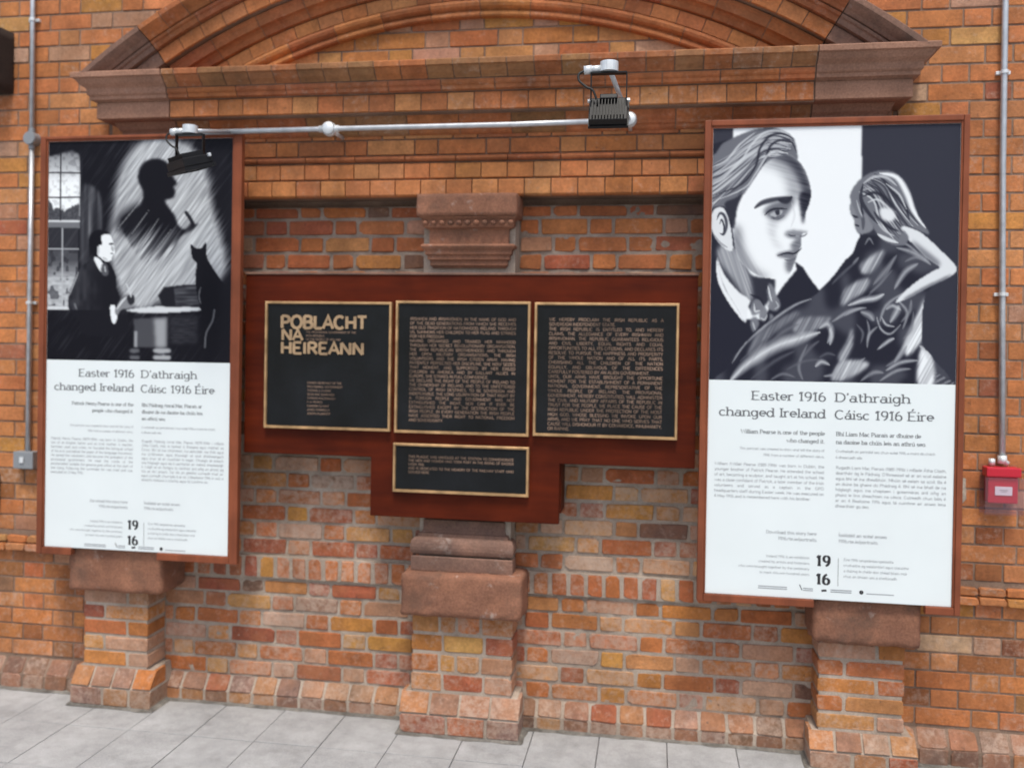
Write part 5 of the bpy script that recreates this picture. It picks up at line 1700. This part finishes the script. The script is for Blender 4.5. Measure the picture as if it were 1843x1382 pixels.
    T.obj('small_lettering', 'pale_ink', rt)
    T = Letters(o)
    hb = 0.043*s
    zt_ = q+0.128
    T.text('19', U(0.459), V(zt_), hb, y, 0.27, 0.12, 1, track=0.6)
    T.text('16', U(0.459), V(zt_+0.078), hb, y, 0.27, 0.12, 1, track=0.6)
    T.ribbon([(0, 0), (0, 7)], U(0.549), V(zt_+0.082), 0.118*s, y, 0.0015, 0.0015, 0)
    zl = V(body[6])
    T.ribbon(O_(1.2, 1.2, 0.7, 0.7), U(0.636), zl, 0.050*s, y, 0.007, 0.007, 0)
    T.ribbon([(0, 2.6), (1.2, 0)], U(0.393), zl+0.004, 0.062*s, y, 0.003, 0.003, 0)
    T.ribbon([(0, 0), (3.2, 0.4)], U(0.483), zl+0.006, 0.045*s, y, 0.008, 0.008, 0)
    T.obj('emblem', 'black_ink', rt)
    T = Letters(o)
    for (u, w, n_) in ((0.222, 0.12, 2), (0.408, 0.04, 2), (0.52, 0.085, 2), (0.665, 0.11, 1)):
        for i in range(n_):
            T.ribbon([(0, 0), (7*w/0.05, 0)], U(u), zl+0.004+0.008*i, 0.05*s, y, 0.0035, 0.0035, 0)
    T.obj('footer_marks', 'pale_ink', rt)
    return rt

BODY_L = ('Patrick Henry Pearse (1879-1916) was born in Dublin, the son of an English father and an Irish mother. A teacher, barrister, poet and writer, he founded the bilingual school of his own and edited the paper of the language movement. He joined the volunteers and became the president of the provisional government. He read the words of the proclamation outside the general post office at the start of the rising. Following the surrender he was tried and was executed on 3 May 1916.',
          'Rugadh Pádraig Anraí Mac Piarais (1879-1916) i mBaile Átha Cliath, mac le hathair ó Shasana agus máthair as Éirinn. Bhí sé ina mhúinteoir, ina abhcóide, ina fhile agus ina scríbhneoir, agus bhunaigh sé scoil dhátheangach agus chuir sé an nuachtán in eagar. Chuaigh sé isteach sna hóglaigh agus ba é uachtarán an rialtais shealadaigh é. Léigh sé an forógra os comhair ard oifig an phoist ag tús an éirí amach. Tar éis an ghéillte cuireadh triail air agus cuireadh chun báis é ar an 3 Bealtaine 1916 in aois a sheacht mbliana is tríocha, agus tá cuimhne air.',
          0.405, 0.0215, 64, 0.716, 0.944)
BODY_R = ("William (Willie) Pearse (1881-1916) was born in Dublin, the younger brother of Patrick Pearse. He attended the school of art, becoming a sculptor, and taught art at his school. He was a close confidant of Patrick, a later member of the Irish volunteers and served as a captain in the GPO headquarters staff during Easter week. He was executed on 4 May 1916 and is remembered here with his brother.",
          "Rugadh Liam Mac Piarais (1881-1916) i mBaile Átha Cliath, deartháir óg le Pádraig. D'fhreastail sé ar an scoil ealaíne agus bhí sé ina dhealbhóir. Mhúin sé ealaín sa scoil. Ba é an duine ba ghaire do Phádraig é. Bhí sé ina bhall de na hóglaigh agus ina chaptaen i gceannáras ard oifig an phoist le linn sheachtain na cásca. Cuireadh chun báis é ar an 4 Bealtaine 1916 agus tá cuimhne air anseo lena dheartháir go deo.",
          0.366, 0.0232, 56, 0.652, 0.892)
poster('framed poster of a lamplit study, a man beside his shadow and a black cat',
       (-2.834, -1.836), (0.722, 2.660), (-2.797, -1.884), (0.757, 2.636), 1.626, art_study(), (-2.655, -2.225),
       (('Patrick Henry Pearse is one of the', 'people who changed it.'), ('Bhí Pádraig Anraí Mac Piarais ar', 'dhuine de na daoine ba chúis leis', 'an athrú seo.')), BODY_L, (0.075, 0.075, 0.10))
poster("framed poster with a large young man's profile beside a reclining statue of a woman",
       (0.189, 1.210), (0.684, 2.662), (0.224, 1.178), (0.718, 2.628), 1.597, art_portrait(), (0.655, 1.08),
       (('William Pearse is one of the people', 'who changed it.'), ('Bhí Liam Mac Piarais ar dhuine de', 'na daoine ba chúis leis an athrú seo.')), BODY_R, (0.115, 0.12, 0.165))

# ================================================================== CONDUITS, BOX, ALARM, FLOODLIGHTS
def saddle(rt, x, z, y, r=0.011, mat='galv_bright'):
    g = Geo((x, y, z))
    g.box(x-0.028, x+0.028, y+r-0.002, YO+0.002, z-0.007, z+0.007, 0.0015)
    pts = [(x-0.014+0.0005*0, y+r, z), ] 
    vs, fs = [], []
    for i in range(9):
        t = math.pi*i/8
        for rr in (r+0.0005, r+0.004):
            for dz in (-0.007, 0.007):
                vs.append((x+rr*math.cos(t), y-rr*math.sin(t), z+dz))
    for i in range(8):
        a = i*4
        for (p, q) in ((0, 1), (1, 3), (3, 2), (2, 0)):
            fs.append((a+p, a+q, a+4+q, a+4+p))
    g.add(vs, fs)
    g.obj('saddle', mat, rt, False)

yc = -0.045
c1 = root('conduit', (-3.045, yc, 2.2), 'thin grey steel conduit with a round junction box, running down to a small switch box', 'conduit')
g = Geo((-3.045, yc, 2.2))
xA = -3.048
g.tube([(xA-0.002, yc, 4.1), (xA, yc, 3.3), (xA+0.003, yc, 2.75)], 0.0115)
g.tube([(xA+0.003, yc, 2.66), (xA+0.002, yc, 2.0), (xA+0.0, yc, 1.165)], 0.0115)
g.obj('pipe', 'galv', c1, True)
g = Geo((xA, yc, 2.71))
g.tube([(xA+0.003, YO, 2.705), (xA+0.003, yc-0.020, 2.705)], 0.033, 20)
g.tube([(xA+0.003, yc-0.020, 2.705), (xA+0.003, yc-0.024, 2.705)], 0.030, 20)
g.tube([(xA+0.003, yc, 2.755), (xA+0.003, yc, 2.655)], 0.0145, 12)
g.obj('junction_box', 'grey_box', c1)
for z_ in (3.290, 1.90):
    saddle(c1, xA, z_, yc)
c2 = root('switch_box', (xA-0.005, YO, 1.13), 'small square grey metal switch box at the end of the conduit beside the poster', 'box')
g = Geo((xA-0.005, YO, 1.13))
g.box(xA-0.058, xA+0.050, -0.075, YO+0.002, 1.083, 1.168, 0.005)
g.obj('box_body', 'grey_box', c2)
g = Geo((xA-0.005, -0.076, 1.13))
g.box(xA-0.020, xA+0.002, -0.081, -0.0755, 1.112, 1.142, 0.002)
g.obj('switch', 'galv_bright', c2)

c3 = root('conduit', (1.41, yc, 2.2), 'long bright steel conduit running down the wall to the red alarm call point', 'conduit')
g = Geo((1.41, yc, 2.2))
g.tube([(1.406, yc, 4.1), (1.405, yc, 3.1), (1.408, yc, 2.5), (1.418, yc, 1.9), (1.430, yc, 1.30)], 0.0125)
g.obj('pipe', 'galv', c3, True)
for x_, z_ in ((1.4065, 2.886), (1.4165, 1.969)):
    saddle(c3, x_, z_, yc, 0.012)
g = Geo((1.43, yc, 1.28))
g.tube([(1.430, yc, 1.302), (1.4305, yc, 1.27)], 0.018, 14)
g.tube([(1.43, yc, 1.285), (1.452, yc, 1.268)], 0.011, 10)
g.tube([(1.39, yc, 1.288), (1.39, yc, 1.262)], 0.013, 10)
g.obj('coupling', 'galv_bright', c3, True)

k1 = root('alarm_call_point', (1.42, YO, 1.17), 'small red alarm call point with a white label under a clear cover', 'alarm')
g = Geo((1.42, YO, 1.17))
g.box(1.352, 1.495, -0.030, YO+0.002, 1.065, 1.262, 0.004)
g.obj('back_plate', 'clear', k1)
g = Geo((1.42, -0.04, 1.17))
g.box(1.366, 1.482, -0.078, -0.031, 1.108, 1.2155, 0.006)
g.obj('red_body', 'red', k1)
g = Geo((1.42, -0.04, 1.24))
g.box(1.356, 1.490, -0.090, -0.031, 1.217, 1.257, 0.006)
g.obj('red_hood', 'red', k1)
g = Geo((1.42, -0.079, 1.165))
g.box(1.392, 1.458, -0.0815, -0.0785, 1.142, 1.178, 0.001)
g.obj('label_plate', 'label', k1)
L = Letters((1.42, -0.082, 1.165))
L.ribbon([(0, 0), (7, 0)], 1.408, 1.163, 0.034, -0.0820, 0.003, 0.003, 0)
L.ribbon([(0, 0), (4.6, 0)], 1.414, 1.156, 0.034, -0.0820, 0.002, 0.002, 0)
L.obj('label_print', 'pale_ink', k1)
g = Geo((1.42, -0.05, 1.13))
g.box(1.350, 1.497, -0.098, -0.0945, 1.070, 1.216)
g.box(1.350, 1.3535, -0.094, -0.031, 1.070, 1.216)
g.box(1.4935, 1.497, -0.094, -0.031, 1.070, 1.216)
g.box(1.350, 1.497, -0.094, -0.031, 1.062, 1.0695)
g.obj('clear_cover', 'clear', k1)

# horizontal conduit over the board
yr = -0.275
hz = 2.660
r1 = root('conduit', (-1.0, yr, hz), 'horizontal bright steel conduit under the cornice, with round boxes along it', 'conduit')
g = Geo((-1.0, yr, hz))
g.tube([(-2.02, yr, hz-0.002), (-1.424, yr, hz), (-0.6, yr, hz), (-0.13, yr, hz+0.006)], 0.0115)
g.obj('pipe', 'galv', r1, True)
for x_, z_, nm in ((-1.424, hz, 'round_box'), (-0.120, hz+0.008, 'round_box')):
    g = Geo((x_, yr, z_))
    g.tube([(x_, YB+0.01, z_), (x_, yr+0.014, z_)], 0.009, 10)
    g.tube([(x_, yr+0.0145, z_), (x_, yr-0.012, z_)], 0.031, 20)
    g.tube([(x_, yr-0.012, z_), (x_, yr-0.020, z_)], 0.031, 20, True, 0.022)
    g.tube([(x_-0.045, yr, z_), (x_+(0.045 if x_ < -1 else 0), yr, z_)], 0.015, 12)
    g.obj(nm, 'galv_bright', r1, True)

def floodlight(name_label, top, down, tilt, turn, arm_from=None, fs=1.0):
    """Black finned LED floodlight hung by its yoke from a zinc box at the end of a conduit arm."""
    T = Vector(top)
    rt = root('floodlight', top, name_label, 'floodlight', 'black floodlights hung from the conduit')
    g = Geo(top)
    if arm_from is not None:
        g.tube([arm_from, (T.x, T.y+0.02, T.z)], 0.009)
        g.obj('arm', 'galv', rt, True)
    g = Geo(top)
    g.tube([(T.x+0.0, T.y+0.0, T.z-0.016), (T.x, T.y, T.z+0.017)], 0.031, 20)
    g.obj('mounting_box', 'galv_bright', rt)
    g = Geo(top)
    g.tube([(T.x-0.028, T.y, T.z-0.004), (T.x-0.062, T.y, T.z-0.006)], 0.0125, 14)
    g.tube([(T.x-0.058, T.y, T.z-0.006), (T.x-0.085, T.y, T.z-0.008)], 0.015, 14)
    g.obj('cable_gland', 'galv_bright', rt, True)
    # yoke
    w = 0.058
    g = Geo(top)
    g.box(T.x-w-0.002, T.x+w+0.002, T.y-0.013, T.y+0.013, T.z-0.023, T.z-0.018)
    g.box(T.x-w-0.004, T.x-w, T.y-0.010, T.y+0.010, T.z-down-0.01, T.z-0.0185)
    g.box(T.x+w, T.x+w+0.004, T.y-0.010, T.y+0.010, T.z-down-0.01, T.z-0.0185)
    g.obj('yoke', 'black', rt)
    # cable
    g = Geo(top)
    cp = [(T.x-0.085, T.y, T.z-0.010), (T.x-0.102, T.y-0.005, T.z-0.022), (T.x-0.100, T.y-0.008, T.z-0.045), (T.x-0.075, T.y-0.012, T.z-0.068), (T.x-0.050, T.y-0.015, T.z-0.085), (T.x-0.030, T.y-0.005, T.z-down)]
    cpp = [tuple(p) for p in catmull3(cp)]
    g.tube(cpp, 0.0042, 8)
    g.obj('cable', 'black_rubber', rt, True)
    # body: local axes, lens faces -n
    c = Vector((T.x, T.y, T.z-down))
    R = Matrix.Rotation(turn, 3, 'Z') @ Matrix.Rotation(tilt, 3, 'X')
    def B(nm, mat, shapes, smooth=False):
        g = Geo()
        for s_ in shapes:
            g.box(*s_)
        gg = Geo(top)
        gg.add([c + R @ v*fs for v in g.v], g.f)
        return gg.obj(nm, mat, rt)
    hw, hh = 0.068, 0.052
    body = B('housing', 'black', [(-hw+0.004, hw-0.004, -0.012, 0.016, -hh+0.004, hh-0.004, 0.003), (-0.03, 0.03, 0.017, 0.034, hh-0.022, hh-0.002, 0.004)])
    for i in range(11):
        x = -hw+0.016+i*(2*hw-0.032)/10
        B('fin', 'black', [(x-0.0016, x+0.0016, 0.0162, 0.031, -hh+0.010, hh-0.024)])
    B('bezel', 'black', [(-hw, hw, -0.024, -0.0125, hh-0.008, hh), (-hw, hw, -0.024, -0.0125, -hh, -hh+0.008), (-hw, -hw+0.008, -0.024, -0.0125, -hh+0.0085, hh-0.0085), (hw-0.008, hw, -0.024, -0.0125, -hh+0.0085, hh-0.0085)])
    B('glass', 'lens', [(-hw+0.009, hw-0.009, -0.020, -0.0128, -hh+0.009, hh-0.009)])
    for sx in (-1, 1):
        B('bolt', 'galv_bright', [(sx*(hw-0.002)-0.006, sx*(hw-0.002)+0.006, 0.006, 0.017, hh-0.018, hh-0.008, 0.002)])
    return rt

def catmull3(P, n=5):
    P = [Vector(p) for p in P]
    out = []
    for i in range(len(P)-1):
        p0, p1, p2, p3 = P[max(i-1, 0)], P[i], P[i+1], P[min(i+2, len(P)-1)]
        for k in range(n):
            t = k/n
            out.append(0.5*((2*p1)+(-p0+p2)*t+(2*p0-5*p1+4*p2-p3)*t*t+(-p0+3*p1-3*p2+p3)*t**3))
    out.append(P[-1])
    return out

floodlight('black finned floodlight hanging in front of the cornice, aimed down at the bronze plaques', (-0.168, -0.97, 2.668), 0.150, math.radians(28), math.radians(180), (-0.122, yr-0.02, hz+0.008))
floodlight('black finned floodlight over the study poster, turned flat with its glass facing down', (-1.925, -0.55, 2.600), 0.140, math.radians(71), math.radians(180-38), (-1.885, yr, hz-0.001), 1.32)
